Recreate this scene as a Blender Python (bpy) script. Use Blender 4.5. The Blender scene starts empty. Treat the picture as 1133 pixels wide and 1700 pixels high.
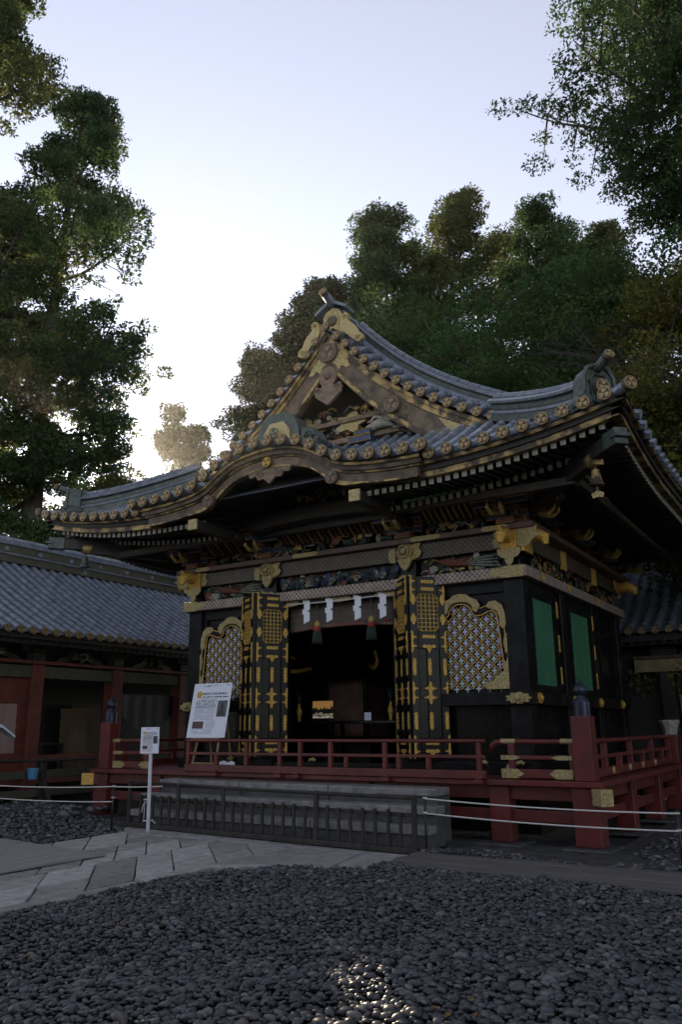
import bpy, bmesh, math, random
import numpy as np
from mathutils import Vector, Matrix
random.seed(7); np.random.seed(7)
PI = math.pi; R_ = math.radians
S = bpy.context.scene
C = S.collection
# ------------------------------------------------------------------ camera
cam = bpy.data.cameras.new("camera"); co = bpy.data.objects.new("camera", cam); C.objects.link(co)
cam.sensor_fit = 'VERTICAL'; cam.sensor_height = 36; cam.sensor_width = 24; cam.lens = 28.32
cam.clip_start = .1; cam.clip_end = 3000
yaw, pitch, roll = .559529, .261774, -.008378
f0 = Vector((-math.sin(yaw), math.cos(yaw), 0)); r0 = Vector((math.cos(yaw), math.sin(yaw), 0)); u0 = Vector((0, 0, 1))
fw = f0*math.cos(pitch)+u0*math.sin(pitch); up = -f0*math.sin(pitch)+u0*math.cos(pitch)
rt = r0*math.cos(roll)+up*math.sin(roll); up2 = -r0*math.sin(roll)+up*math.cos(roll)
mw = Matrix.Identity(4)
for i in range(3):
    mw[i][0] = rt[i]; mw[i][1] = up2[i]; mw[i][2] = -fw[i]
mw.translation = (8.0895, -12.8064, 1.6)
co.matrix_world = mw
S.camera = co
CAM = Vector((8.0895, -12.8064, 0))
def polar(az, dist):
    a = R_(az); return (CAM.x-math.sin(a)*dist, CAM.y+math.cos(a)*dist)
# ------------------------------------------------------------------ light
SUN_AZ, SUN_EL = 49.5, 18.0          # degrees left of +Y, above the horizon
a = R_(SUN_AZ); e = R_(SUN_EL)
sdir = Vector((-math.sin(a)*math.cos(e), math.cos(a)*math.cos(e), math.sin(e)))
W = bpy.data.worlds.new("World"); S.world = W; W.use_nodes = True
nt = W.node_tree
sky = nt.nodes.new('ShaderNodeTexSky'); sky.sky_type = 'NISHITA'; sky.sun_disc = False
sky.sun_elevation = e; sky.sun_rotation = -a
sky.air_density = 1.0; sky.dust_density = .05; sky.ozone_density = 1.2; sky.altitude = 600
bg = nt.nodes['Background']; bg.inputs[1].default_value = .11
hs = nt.nodes.new('ShaderNodeHueSaturation'); hs.inputs['Hue'].default_value = .522; hs.inputs['Saturation'].default_value = .42   # the photograph's cool, muted white balance
nt.links.new(sky.outputs[0], hs.inputs['Color']); nt.links.new(hs.outputs[0], bg.inputs[0])
sl = bpy.data.lights.new("sun", 'SUN'); sl.energy = 5.0; sl.angle = R_(.5); sl.color = (1, .80, .55)
so = bpy.data.objects.new("sun", sl); C.objects.link(so)
so.rotation_euler = sdir.to_track_quat('Z', 'Y').to_euler(); so.location = (0, 0, 40)
S.view_settings.view_transform = 'Standard'; S.view_settings.look = 'None'
S.view_settings.exposure = 1.42; S.view_settings.gamma = 1.0
S.render.film_transparent = False
S.cycles.max_bounces = 6; S.cycles.diffuse_bounces = 3; S.cycles.glossy_bounces = 3
S.cycles.transparent_max_bounces = 8
try:
    S.cycles.use_denoising = True
except Exception: pass
# ------------------------------------------------------------------ materials
def mat(name, col, col2=None, rough=.6, metal=0., scale=6., bump=0., bscale=None, detail=6, spec=.5, lo=.35, hi=.7, stretch=None, rvar=.12):
    m = bpy.data.materials.new(name); m.use_nodes = True; t = m.node_tree; n = t.nodes
    b = n['Principled BSDF']; b.inputs['Metallic'].default_value = metal
    b.inputs['Specular IOR Level'].default_value = spec
    tc = n.new('ShaderNodeTexCoord'); mp = n.new('ShaderNodeMapping'); t.links.new(tc.outputs['Object'], mp.inputs[0])
    if stretch: mp.inputs['Scale'].default_value = stretch
    no = n.new('ShaderNodeTexNoise'); no.inputs['Scale'].default_value = scale; no.inputs['Detail'].default_value = detail; no.inputs['Roughness'].default_value = .62
    t.links.new(mp.outputs[0], no.inputs[0])
    mr = n.new('ShaderNodeMapRange'); mr.inputs[1].default_value = lo; mr.inputs[2].default_value = hi
    t.links.new(no.outputs[0], mr.inputs[0])
    mx = n.new('ShaderNodeMix'); mx.data_type = 'RGBA'
    mx.inputs[6].default_value = (*col, 1); mx.inputs[7].default_value = (*(col2 or [c*.6 for c in col]), 1)
    t.links.new(mr.outputs[0], mx.inputs[0]); t.links.new(mx.outputs[2], b.inputs['Base Color'])
    rr = n.new('ShaderNodeMapRange'); rr.inputs[3].default_value = max(.03, rough-rvar); rr.inputs[4].default_value = min(1, rough+rvar)
    t.links.new(no.outputs[0], rr.inputs[0]); t.links.new(rr.outputs[0], b.inputs['Roughness'])
    if bump:
        nb = n.new('ShaderNodeTexNoise'); nb.inputs['Scale'].default_value = bscale or scale*4; nb.inputs['Detail'].default_value = 5
        t.links.new(mp.outputs[0], nb.inputs[0])
        bp = n.new('ShaderNodeBump'); bp.inputs['Strength'].default_value = bump; bp.inputs['Distance'].default_value = .02
        t.links.new(nb.outputs[0], bp.inputs['Height']); t.links.new(bp.outputs[0], b.inputs['Normal'])
    m['mix'] = mx.name
    return m
def diaper(name, ground, line, k, width=.16, dot=None, rough=.5, metal=0., tilt=1.0):
    """diagonal-lattice brocade: lines along both diagonals, a dot in each cell"""
    m = bpy.data.materials.new(name); m.use_nodes = True; t = m.node_tree; n = t.nodes; L = t.links.new
    b = n['Principled BSDF']; b.inputs['Roughness'].default_value = rough; b.inputs['Metallic'].default_value = metal
    tc = n.new('ShaderNodeTexCoord'); sp = n.new('ShaderNodeSeparateXYZ'); L(tc.outputs['Object'], sp.inputs[0])
    def M(op, a, b2=None):
        x = n.new('ShaderNodeMath'); x.operation = op
        for i, v in enumerate((a, b2)):
            if v is None: continue
            if isinstance(v, (int, float)): x.inputs[i].default_value = v
            else: L(v, x.inputs[i])
        return x.outputs[0]
    h = M('MULTIPLY', M('ADD', sp.outputs[0], sp.outputs[1]), k); z = M('MULTIPLY', sp.outputs[2], k*tilt)
    u = M('FRACT', M('ADD', h, z)); v = M('FRACT', M('SUBTRACT', h, z))
    du = M('ABSOLUTE', M('SUBTRACT', u, .5)); dv = M('ABSOLUTE', M('SUBTRACT', v, .5))
    lm = M('GREATER_THAN', M('MAXIMUM', du, dv), .5-width)
    dt = M('LESS_THAN', M('MAXIMUM', du, dv), .2)
    m1 = n.new('ShaderNodeMix'); m1.data_type = 'RGBA'; L(dt, m1.inputs[0])
    m1.inputs[6].default_value = (*ground, 1); m1.inputs[7].default_value = (*(dot or ground), 1)
    m2 = n.new('ShaderNodeMix'); m2.data_type = 'RGBA'; L(lm, m2.inputs[0]); L(m1.outputs[2], m2.inputs[6]); m2.inputs[7].default_value = (*line, 1)
    no = n.new('ShaderNodeTexNoise'); no.inputs['Scale'].default_value = 5; no.inputs['Detail'].default_value = 7
    L(tc.outputs['Object'], no.inputs[0])
    mr = n.new('ShaderNodeMapRange'); mr.inputs[1].default_value = .3; mr.inputs[2].default_value = .75; mr.inputs[3].default_value = 1.15; mr.inputs[4].default_value = .55
    L(no.outputs[0], mr.inputs[0])
    m3 = n.new('ShaderNodeMix'); m3.data_type = 'RGBA'; m3.blend_type = 'MULTIPLY'; m3.inputs[0].default_value = 1
    cb = n.new('ShaderNodeCombineColor')
    for i in range(3): L(mr.outputs[0], cb.inputs[i])
    L(m2.outputs[2], m3.inputs[6]); L(cb.outputs[0], m3.inputs[7]); L(m3.outputs[2], b.inputs['Base Color'])
    return m
M_ = {}
M_['lacquer'] = mat('black lacquer', (.004, .004, .005), (.009, .009, .009), .26, 0, 9, .05, 50, spec=.14)
M_['lacquer_worn'] = mat('worn black lacquer', (.006, .006, .007), (.022, .022, .021), .40, 0, 5, .1, 30, spec=.16, lo=.45, hi=.8)
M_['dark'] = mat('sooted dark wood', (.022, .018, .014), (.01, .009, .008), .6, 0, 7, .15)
M_['gold'] = mat('gilt metal', (.95, .62, .15), (.42, .24, .055), .42, .5, 45, .8, 90, lo=.32, hi=.66)
M_['paleg'] = mat('pale chased gilt copper', (.62, .50, .24), (.20, .155, .07), .5, .45, 36, .8, 70, lo=.32, hi=.68)
M_['red'] = mat('red lacquer', (.15, .021, .017), (.05, .012, .011), .48, 0, 2.6, .2, 30, lo=.3, hi=.75, detail=9)
M_['redrust'] = mat('weathered vermilion', (.16, .034, .018), (.07, .02, .014), .65, 0, 3, .12, 20)
M_['finial'] = mat('dark bronze', (.035, .042, .07), (.018, .02, .035), .38, .4, 9, .1)
M_['tile'] = mat('copper tile', (.24, .27, .33), (.085, .10, .125), .33, .3, 4.5, .22, 30, lo=.3, hi=.75)
M_['tileg'] = mat('verdigris copper', (.165, .19, .23), (.07, .08, .098), .40, .3, 7, .25, 30)
M_['oxid'] = mat('oxidised copper', (.075, .10, .085), (.032, .036, .034), .5, .3, 9, .3, 30)
M_['wood'] = mat('weathered gilt board', (.22, .15, .10), (.085, .058, .042), .62, .1, 6, .25, 30, stretch=(1, 1, 2.5))
M_['woodp'] = mat('faded painted board', (.15, .105, .065), (.035, .027, .022), .66, .05, 4.5, .3, 26)
M_['gboard'] = mat('peeling gold leaf', (.36, .245, .09), (.05, .036, .024), .46, .4, 4, .35, 24, lo=.42, hi=.56)
M_['cap'] = mat('gilt tile end', (.36, .26, .125), (.18, .125, .065), .5, .3, 22, .3, 60)
M_['capd'] = mat('tile end recess', (.10, .07, .04), (.06, .045, .03), .6, .3, 20)
M_['white'] = mat('aged white gofun', (.38, .36, .31), (.18, .165, .14), .7, 0, 12)
M_['paper'] = mat('white paper', (.80, .82, .86), (.74, .76, .80), .8, 0, 3)
M_['board'] = mat('white signboard', (.74, .77, .85), (.68, .71, .79), .45, 0, 2)
M_['ink'] = mat('printed ink', (.02, .022, .03), (.03, .032, .04), .5)
M_['inkg'] = mat('grey print', (.27, .29, .34), (.22, .24, .28), .5)
M_['photo'] = mat('printed photograph', (.10, .11, .11), (.04, .045, .05), .4, 0, 30)
M_['photo2'] = mat('printed dark red photograph', (.03, .018, .02), (.12, .05, .05), .4, 0, 40)
M_['green'] = mat('green bamboo blind', (.016, .145, .06), (.007, .085, .036), .55, 0, 3, .6, 60, stretch=(1, 6, .2))
M_['cr_g'] = mat('carved green', (.03, .075, .05), (.014, .03, .024), .55, 0, 20, .2)
M_['cr_r'] = mat('carved red brown', (.19, .06, .035), (.07, .028, .02), .55, 0, 20, .2)
M_['cr_b'] = mat('carved blue', (.035, .06, .13), (.018, .026, .05), .55, 0, 20, .2)
M_['cr_w'] = mat('carved pale', (.36, .33, .27), (.14, .125, .10), .6, 0, 20, .2)
M_['cr_o'] = mat('carved gold', (.50, .34, .10), (.17, .115, .04), .42, .45, 20, .2)
M_['stone'] = mat('grey stone', (.27, .265, .255), (.09, .09, .087), .5, 0, 6, .5, 40, lo=.32, hi=.72)
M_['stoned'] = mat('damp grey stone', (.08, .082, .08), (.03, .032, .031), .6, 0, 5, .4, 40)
M_['paver'] = mat('paving stone', (.50, .485, .46), (.19, .187, .18), .40, 0, 5.5, .6, 50, lo=.34, hi=.78, detail=10)
def islands(m, lo, hi):
    t = m.node_tree; n = t.nodes; L = t.links.new; b = n['Principled BSDF']; src = b.inputs['Base Color'].links[0].from_socket
    g = n.new('ShaderNodeNewGeometry'); mr = n.new('ShaderNodeMapRange'); mr.inputs[3].default_value = lo; mr.inputs[4].default_value = hi; L(g.outputs['Random Per Island'], mr.inputs[0])
    cb = n.new('ShaderNodeCombineColor'); [L(mr.outputs[0], cb.inputs[i]) for i in range(3)]
    mx = n.new('ShaderNodeMix'); mx.data_type = 'RGBA'; mx.blend_type = 'MULTIPLY'; mx.inputs[0].default_value = 1; L(src, mx.inputs[6]); L(cb.outputs[0], mx.inputs[7]); L(mx.outputs[2], b.inputs['Base Color'])
islands(M_['paver'], .62, 1.25)
M_['soil'] = mat('damp soil', (.035, .034, .034), (.018, .018, .018), .85, 0, 5, .5, 30)
M_['ofence'] = mat('weathered grey timber', (.038, .032, .027), (.016, .014, .012), .7, 0, 6, .4, 40, stretch=(1, 1, .25))
M_['plank'] = mat('grey plank', (.15, .14, .13), (.07, .066, .062), .7, 0, 5, .35, 30, stretch=(.25, 5, 1))
M_['bboard'] = mat('pale grey boards', (.38, .37, .355), (.20, .195, .19), .5, 0, 3, .3, 24, stretch=(6, .3, 1))
islands(M_['bboard'], .75, 1.2)
M_['iron'] = mat('dark iron', (.05, .05, .052), (.025, .024, .024), .5, .6, 15)
M_['rope'] = mat('white rope', (.66, .65, .63), (.5, .49, .47), .8, 0, 40)
M_['pole'] = mat('white painted stake', (.66, .67, .72), (.55, .56, .60), .5, 0, 5)
M_['pine'] = mat('pale pine', (.34, .21, .11), (.22, .13, .065), .6, 0, 8, .15, 30, stretch=(1, 1, .2))
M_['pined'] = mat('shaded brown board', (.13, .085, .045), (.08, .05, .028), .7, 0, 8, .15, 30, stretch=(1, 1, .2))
M_['blue'] = mat('blue plastic', (.09, .28, .48), (.07, .22, .40), .4)
M_['cloth'] = mat('pinkish cloth', (.30, .20, .18), (.21, .135, .125), .85, 0, 3, .3, 8)
M_['reed'] = mat('reed blind', (.17, .145, .11), (.09, .075, .06), .75, 0, 4, .5, 60, stretch=(.3, 1, 6))
M_['brocade'] = diaper('dark red brocade', (.12, .03, .03), (.30, .24, .16), 14, .1, (.20, .08, .05))
M_['tread'] = mat('red tassel', (.36, .04, .035), (.22, .03, .03), .8, 0, 40)
M_['tyel'] = mat('yellow tassel knot', (.50, .34, .10), (.36, .24, .07), .8, 0, 40)
M_['tblk'] = mat('dark green tassel', (.02, .032, .024), (.035, .05, .035), .85, 0, 60)
M_['wbeam'] = diaper('white brocade beam', (.10, .038, .03), (.44, .37, .32), 11, .15, (.24, .17, .14), .6)
M_['dbeam'] = diaper('dark brocade beam', (.028, .026, .024), (.17, .11, .055), 10, .085, (.055, .05, .04), .5, .1, 1.0)
M_['strip'] = diaper('brown brocade strip', (.12, .055, .045), (.055, .03, .026), 22, .15, (.18, .10, .08))
M_['meander'] = diaper('gilt meander', (.05, .05, .045), (.38, .31, .14), 12, .16, (.30, .25, .12), .5, .4, 1)
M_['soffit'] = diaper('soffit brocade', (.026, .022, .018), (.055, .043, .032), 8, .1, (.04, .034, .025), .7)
M_['fblue'] = mat('blue enamel', (.20, .24, .56), (.13, .16, .42), .4)
M_['fgreen'] = mat('green enamel', (.15, .30, .24), (.10, .21, .17), .4)
M_['fwhite'] = mat('white enamel', (.72, .74, .78), (.6, .62, .66), .4)
M_['bark'] = mat('cedar bark', (.085, .068, .056), (.04, .033, .028), .9, 0, 5, .6, 22, stretch=(1, 1, .15))
M_['bark2'] = mat('smooth dark bark', (.055, .047, .04), (.025, .022, .02), .85, 0, 5, .4, 22)
M_['moss'] = mat('mossy timber', (.075, .07, .045), (.05, .045, .03), .8, 0, 5, .4, 25)
def leafmat(name, c1, c2, trans=.35):
    m = bpy.data.materials.new(name); m.use_nodes = True; t = m.node_tree; n = t.nodes; L = t.links.new
    out = n['Material Output']; n.remove(n['Principled BSDF'])
    g = n.new('ShaderNodeNewGeometry'); tc = n.new('ShaderNodeTexCoord')
    no = n.new('ShaderNodeTexNoise'); no.inputs['Scale'].default_value = .55; no.inputs['Detail'].default_value = 3
    L(tc.outputs['Object'], no.inputs[0])
    ad = n.new('ShaderNodeMath'); ad.operation = 'MULTIPLY_ADD'; ad.inputs[1].default_value = .5
    L(g.outputs['Random Per Island'], ad.inputs[0]); L(no.outputs[0], ad.inputs[2])
    mr = n.new('ShaderNodeMapRange'); mr.inputs[1].default_value = .45; mr.inputs[2].default_value = 1.05; L(ad.outputs[0], mr.inputs[0])
    mx = n.new('ShaderNodeMix'); mx.data_type = 'RGBA'; mx.inputs[6].default_value = (*c1, 1); mx.inputs[7].default_value = (*c2, 1); L(mr.outputs[0], mx.inputs[0])
    d = n.new('ShaderNodeBsdfDiffuse'); tr = n.new('ShaderNodeBsdfTranslucent'); L(mx.outputs[2], d.inputs[0]); L(mx.outputs[2], tr.inputs[0])
    ms = n.new('ShaderNodeMixShader'); ms.inputs[0].default_value = trans; L(d.outputs[0], ms.inputs[1]); L(tr.outputs[0], ms.inputs[2]); L(ms.outputs[0], out.inputs[0])
    return m
M_['cedar'] = leafmat('cedar needles', (.030, .066, .028), (.085, .12, .045), .45)
M_['cedar2'] = leafmat('warm cedar needles', (.040, .070, .028), (.13, .13, .045), .48)
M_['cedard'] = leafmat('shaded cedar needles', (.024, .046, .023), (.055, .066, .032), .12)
M_['leaf'] = leafmat('broad leaves', (.03, .08, .03), (.09, .13, .045), .38)
M_['leafy'] = leafmat('sunlit-tinted leaves', (.05, .08, .02), (.20, .17, .05), .5)  # yellow of the low sun put into the leaf colour
def stonemat():
    m = bpy.data.materials.new('river gravel'); m.use_nodes = True; t = m.node_tree; n = t.nodes; L = t.links.new
    b = n['Principled BSDF']; g = n.new('ShaderNodeNewGeometry'); cr = n.new('ShaderNodeValToRGB')
    cr.color_ramp.elements[0].color = (.026, .028, .031, 1); cr.color_ramp.elements[1].color = (.17, .175, .185, 1)
    for p, c in ((.35, (.05, .053, .06, 1)), (.72, (.085, .09, .10, 1)), (.9, (.12, .108, .098, 1))):
        el = cr.color_ramp.elements.new(p); el.color = c
    L(g.outputs['Random Per Island'], cr.inputs[0])
    tc = n.new('ShaderNodeTexCoord'); no = n.new('ShaderNodeTexNoise'); no.inputs['Scale'].default_value = 45; no.inputs['Detail'].default_value = 6; L(tc.outputs['Object'], no.inputs[0])
    mr = n.new('ShaderNodeMapRange'); mr.inputs[3].default_value = .7; mr.inputs[4].default_value = 1.3; L(no.outputs[0], mr.inputs[0])
    mx = n.new('ShaderNodeMix'); mx.data_type = 'RGBA'; mx.blend_type = 'MULTIPLY'; mx.inputs[0].default_value = 1
    cb = n.new('ShaderNodeCombineColor')
    for i in range(3): L(mr.outputs[0], cb.inputs[i])
    L(cr.outputs[0], mx.inputs[6]); L(cb.outputs[0], mx.inputs[7]); L(mx.outputs[2], b.inputs['Base Color'])
    b.inputs['Roughness'].default_value = .4
    bp = n.new('ShaderNodeBump'); bp.inputs['Strength'].default_value = .25; bp.inputs['Distance'].default_value = .01
    L(no.outputs[0], bp.inputs['Height']); L(bp.outputs[0], b.inputs['Normal'])
    return m
M_['gravel'] = stonemat()
# ------------------------------------------------------------------ mesh helpers
class MB:
    def __init__(s): s.v = []; s.f = []; s.m = []
    def add(s, vs, fs, mi=0):
        o = len(s.v); s.v += [tuple(p) for p in vs]; s.f += [tuple(i+o for i in q) for q in fs]; s.m += [mi]*len(fs); return s
    def box(s, x0, x1, y0, y1, z0, z1, mi=0, M=None):
        p = [Vector((x, y, z)) for z in (z0, z1) for y in (y0, y1) for x in (x0, x1)]
        if M: p = [M @ q for q in p]
        return s.add(p, [(0, 2, 3, 1), (4, 5, 7, 6), (0, 1, 5, 4), (2, 6, 7, 3), (0, 4, 6, 2), (1, 3, 7, 5)], mi)
    def bar(s, a, b, w, h, mi=0, upv=(0, 0, 1)):
        a = Vector(a); b = Vector(b); d = (b-a).normalized(); r = d.cross(Vector(upv))
        if r.length < 1e-4: r = d.cross(Vector((0, 1, 0)))
        r.normalize(); u = r.cross(d)
        P = []
        for p in (a, b):
            for i, j in ((-1, -1), (1, -1), (1, 1), (-1, 1)): P.append(p+r*(i*w/2)+u*(j*h/2))
        return s.add(P, [(0, 1, 2, 3), (7, 6, 5, 4), (0, 4, 5, 1), (1, 5, 6, 2), (2, 6, 7, 3), (3, 7, 4, 0)], mi)
    def tube(s, pts, rad, n=8, mi=0, cap=True):
        pts = [Vector(p) for p in pts]; N = len(pts)
        rad = rad if isinstance(rad, (list, tuple)) else [rad]*N
        P = []; ref = Vector((0, 0, 1))
        for i in range(N):
            d = pts[min(i+1, N-1)]-pts[max(i-1, 0)]
            if d.length < 1e-7: d = pts[-1]-pts[0]
            d.normalize(); r = d.cross(ref)
            if r.length < .05: r = d.cross(Vector((0, 1, 0)))
            r.normalize(); u = r.cross(d)
            for k in range(n):
                t = 2*PI*k/n; P.append(pts[i]+r*(math.cos(t)*rad[i])+u*(math.sin(t)*rad[i]))
        F = []
        for i in range(N-1):
            for k in range(n):
                k2 = (k+1) % n; F.append((i*n+k, i*n+k2, (i+1)*n+k2, (i+1)*n+k))
        if cap: F.append(tuple(range(n))[::-1]); F.append(tuple((N-1)*n+k for k in range(n)))
        return s.add(P, F, mi)
    def sweep(s, pts, prof, mi=0, side=None, cap=True):
        """profile (right, up) swept with up = Z"""
        pts = [Vector(p) for p in pts]; N = len(pts); n = len(prof); P = []
        for i in range(N):
            d = pts[min(i+1, N-1)]-pts[max(i-1, 0)]; h = Vector(side) if side else Vector((d.y, -d.x, 0)).normalized()
            for (a, b) in prof: P.append(pts[i]+h*a+Vector((0, 0, b)))
        F = []
        for i in range(N-1):
            for k in range(n):
                k2 = (k+1) % n; F.append((i*n+k, i*n+k2, (i+1)*n+k2, (i+1)*n+k))
        if cap: F.append(tuple(range(n))[::-1]); F.append(tuple((N-1)*n+k for k in range(n)))
        return s.add(P, F, mi)
    def prism(s, poly, o, u, v, depth, mi=0):
        o = Vector(o); u = Vector(u); v = Vector(v); w = u.cross(v).normalized()*depth; n = len(poly)
        P = [o+u*a+v*b for a, b in poly]; P += [p-w for p in P]
        F = [tuple(range(n)), tuple(range(2*n-1, n-1, -1))]+[(i, i+n, (i+1) % n+n, (i+1) % n) for i in range(n)]
        return s.add(P, F, mi)
    def lathe(s, prof, o=(0, 0, 0), ax='z', n=16, mi=0):
        P = []; F = []
        for r, h in prof:
            for k in range(n):
                t = 2*PI*k/n; c = (r*math.cos(t), r*math.sin(t))
                p = {'z': (c[0], c[1], h), 'y': (c[0], h, c[1]), 'x': (h, c[0], c[1])}[ax]
                P.append((o[0]+p[0], o[1]+p[1], o[2]+p[2]))
        m = len(prof)
        for i in range(m-1):
            for k in range(n): k2 = (k+1) % n; F.append((i*n+k, i*n+k2, (i+1)*n+k2, (i+1)*n+k))
        F.append(tuple(range(n))[::-1]); F.append(tuple((m-1)*n+k for k in range(n)))
        return s.add(P, F, mi)
    def blob(s, c, r, mi=0, n=6, m=4):
        P = []; F = []
        for i in range(m+1):
            a = PI*i/m
            for k in range(n):
                t = 2*PI*k/n; P.append((c[0]+r[0]*math.sin(a)*math.cos(t), c[1]+r[1]*math.sin(a)*math.sin(t), c[2]+r[2]*math.cos(a)))
        for i in range(m):
            for k in range(n): k2 = (k+1) % n; F.append((i*n+k, i*n+k2, (i+1)*n+k2, (i+1)*n+k))
        return s.add(P, F, mi)
    def build(s, name, mats, parent=None, smooth=False, bevel=0, recalc=True, autos=None):
        me = bpy.data.meshes.new(name); me.from_pydata(s.v, [], s.f)
        mats = mats if isinstance(mats, (list, tuple)) else [mats]
        for m in mats: me.materials.append(M_[m] if isinstance(m, str) else m)
        me.polygons.foreach_set('material_index', s.m)
        if recalc:
            bm = bmesh.new(); bm.from_mesh(me); bmesh.ops.recalc_face_normals(bm, faces=bm.faces[:]); bm.to_mesh(me); bm.free()
        if smooth:
            me.polygons.foreach_set('use_smooth', [True]*len(me.polygons))
            if autos: me.set_sharp_from_angle(angle=R_(autos))
        me.update()
        o = bpy.data.objects.new(name, me); C.objects.link(o)
        if parent: o.parent = parent
        if bevel:
            md = o.modifiers.new('bevel', 'BEVEL'); md.width = bevel; md.segments = 2; md.limit_method = 'ANGLE'; md.angle_limit = R_(40)
        return o
def empty(name, label, cat, loc=(0, 0, 0), rz=0, group=None):
    o = bpy.data.objects.new(name, None); C.objects.link(o); o.location = loc; o.rotation_euler = (0, 0, rz); o.empty_display_size = .3
    return tag(o, label, cat, group)
def tag(o, label=None, cat=None, group=None, kind=None):
    if label: o['label'] = label
    if cat: o['category'] = cat
    if group: o['group'] = group
    if kind: o['kind'] = kind
    return o
def inst(src, name, parent, loc=(0, 0, 0), rot=None, scale=None):
    o = src.copy(); o.name = name; C.objects.link(o); o.parent = parent; o.location = loc
    if rot is not None: o.rotation_euler = rot
    if scale is not None: o.scale = scale
    return o
def fastmesh(name, V, F, mats, parent=None, smooth=False, midx=None):
    """numpy mesh: V (n,3), F (m,k)"""
    me = bpy.data.meshes.new(name); k = F.shape[1]
    me.vertices.add(len(V)); me.vertices.foreach_set('co', np.ascontiguousarray(V, dtype=np.float32).ravel())
    me.loops.add(F.size); me.loops.foreach_set('vertex_index', np.ascontiguousarray(F, dtype=np.int32).ravel())
    me.polygons.add(len(F)); me.polygons.foreach_set('loop_start', np.arange(0, F.size, k, dtype=np.int32))
    try: me.polygons.foreach_set('loop_total', np.full(len(F), k, dtype=np.int32))
    except Exception: pass
    for m in (mats if isinstance(mats, (list, tuple)) else [mats]): me.materials.append(M_[m])
    if midx is not None: me.polygons.foreach_set('material_index', np.asarray(midx, dtype=np.int32))
    if smooth: me.polygons.foreach_set('use_smooth', np.ones(len(F), dtype=bool))
    me.update(calc_edges=True); me.validate()
    o = bpy.data.objects.new(name, me); C.objects.link(o)
    if parent: o.parent = parent
    return o
# ================================================================== roof shape
A, YF, YB, Z0 = 6.0, -2.2, 8.4, 5.56
_c = np.polyfit([0, 1.2, 2.41, 2.91, 3.62, 4.29, 4.92, 5.5, 5.85, 6.0], [0, .50, 1.09, 1.32, 1.72, 2.19, 2.71, 3.29, 3.69, 3.87], 5)
_c[-1] = 0
def rise(d): return float(np.polyval(_c, d))
def lift(c): return .40*max(0., 1-max(c, -.3)/3.5)**2.2
def sz(d, c): return Z0+rise(max(d, -.2))+lift(c)*max(0., 1-max(d, 0)/2.8)**1.4
FR = 1.3      # the front skirt is steeper than the sides
def zfront(x, y): return sz((y-YF)*FR, A-abs(x))
def sst(t): t = min(1, max(0, t)); return t*t*(3-2*t)
def mino(d, y): return .30*math.sin(PI/2*min(1, max(0, (y+.37)/.72)))*sst((d-1.9)/.5)*sst((6.25-d)/.5)     # the roof edge curls down towards the gable
def zside(x, y): return sz(A-abs(x), min((y-YF)*FR, YB-y))+mino(A-abs(x), y)
KX = np.array([0, .2, .45, .74, 1.0, 1.22, 1.42, 1.65, 1.95, 2.3, 2.7, 3.0])
KZ = np.array([6.35, 6.345, 6.31, 6.25, 6.13, 5.97, 5.85, 5.79, 5.75, 5.715, 5.70, 5.70])-.04
def kz(x): 
    x = abs(x)
    # smooth interpolation
    return float(np.mean([np.interp(max(0, abs(x+t)), KX, KZ) for t in (-.12, -.06, 0, .06, .12)]))
def roll_tube(mb, pts, r=.078, seg=.27, n=8, mi=0):
    """a row of half-round tiles: each tile tapers and steps to the next"""
    pts = [Vector(p) for p in pts]; L = [0]
    for a, b in zip(pts, pts[1:]): L.append(L[-1]+(b-a).length)
    tot = L[-1]
    def at(t):
        for i in range(len(L)-1):
            if t <= L[i+1] or i == len(L)-2:
                q = (t-L[i])/max(1e-6, L[i+1]-L[i]); return pts[i].lerp(pts[i+1], q)
    P = []; Rr = []; k = max(1, round(tot/seg)); st = tot/k
    for i in range(k):
        P.append(at(i*st)); Rr.append(r); P.append(at((i+.93)*st)); Rr.append(r*.94)
        P.append(at((i+.97)*st)); Rr.append(r*.80)
    P.append(at(tot)); Rr.append(r)
    mb.tube(P, Rr, n, mi)
# ------------------------------------------------------------------ crest disc (three leaves in a ring)
def cap_mesh(r=.095):
    mb = MB()
    mb.lathe([(r*.2, -.012), (r, -.012), (r*1.02, .05), (r*.9, .07)], ax='y', n=18, mi=1)
    mb.v = [(x, -y, z) for x, y, z in mb.v]
    pr = []
    N = 20                      # raised rim
    for k in range(N):
        t = 2*PI*k/N; pr.append((r*.9*math.cos(t), -.068, r*.9*math.sin(t)))
    mb.tube(pr+[pr[0]], r*.115, 5, 0, cap=False)
    for k in range(3):          # three heart-shaped leaves, points to the middle
        t = PI/2+k*2*PI/3; ca, sa = math.cos(t), math.sin(t)
        leaf = [(0.06, 0), (.3, .26), (.52, .36), (.68, .27), (.70, .08), (.63, 0), (.70, -.08), (.68, -.27), (.52, -.36), (.3, -.26)]
        mb.prism([((a*ca-b*sa)*r*1.02, (a*sa+b*ca)*r*1.02) for a, b in leaf], (0, -.082, 0), (1, 0, 0), (0, 0, 1), .02, 0)
    return mb
CAP = cap_mesh().build('tile_end', ['cap', 'capd'], smooth=True, autos=35)
hall = empty('shrine_hall', 'black and gold shrine hall with copper tiled roof and red veranda', 'shrine hall')
CAP.parent = hall
cap_used = [False]
def cap(parent, loc, rz=0, s=1.0, rx=0):
    if not cap_used[0]:
        cap_used[0] = True; o = CAP; o.parent = parent; o.location = loc; o.rotation_euler = (rx, 0, rz); o.scale = (s,)*3; return o
    return inst(CAP, 'tile_end', parent, loc, (rx, 0, rz), (s,)*3)
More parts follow.
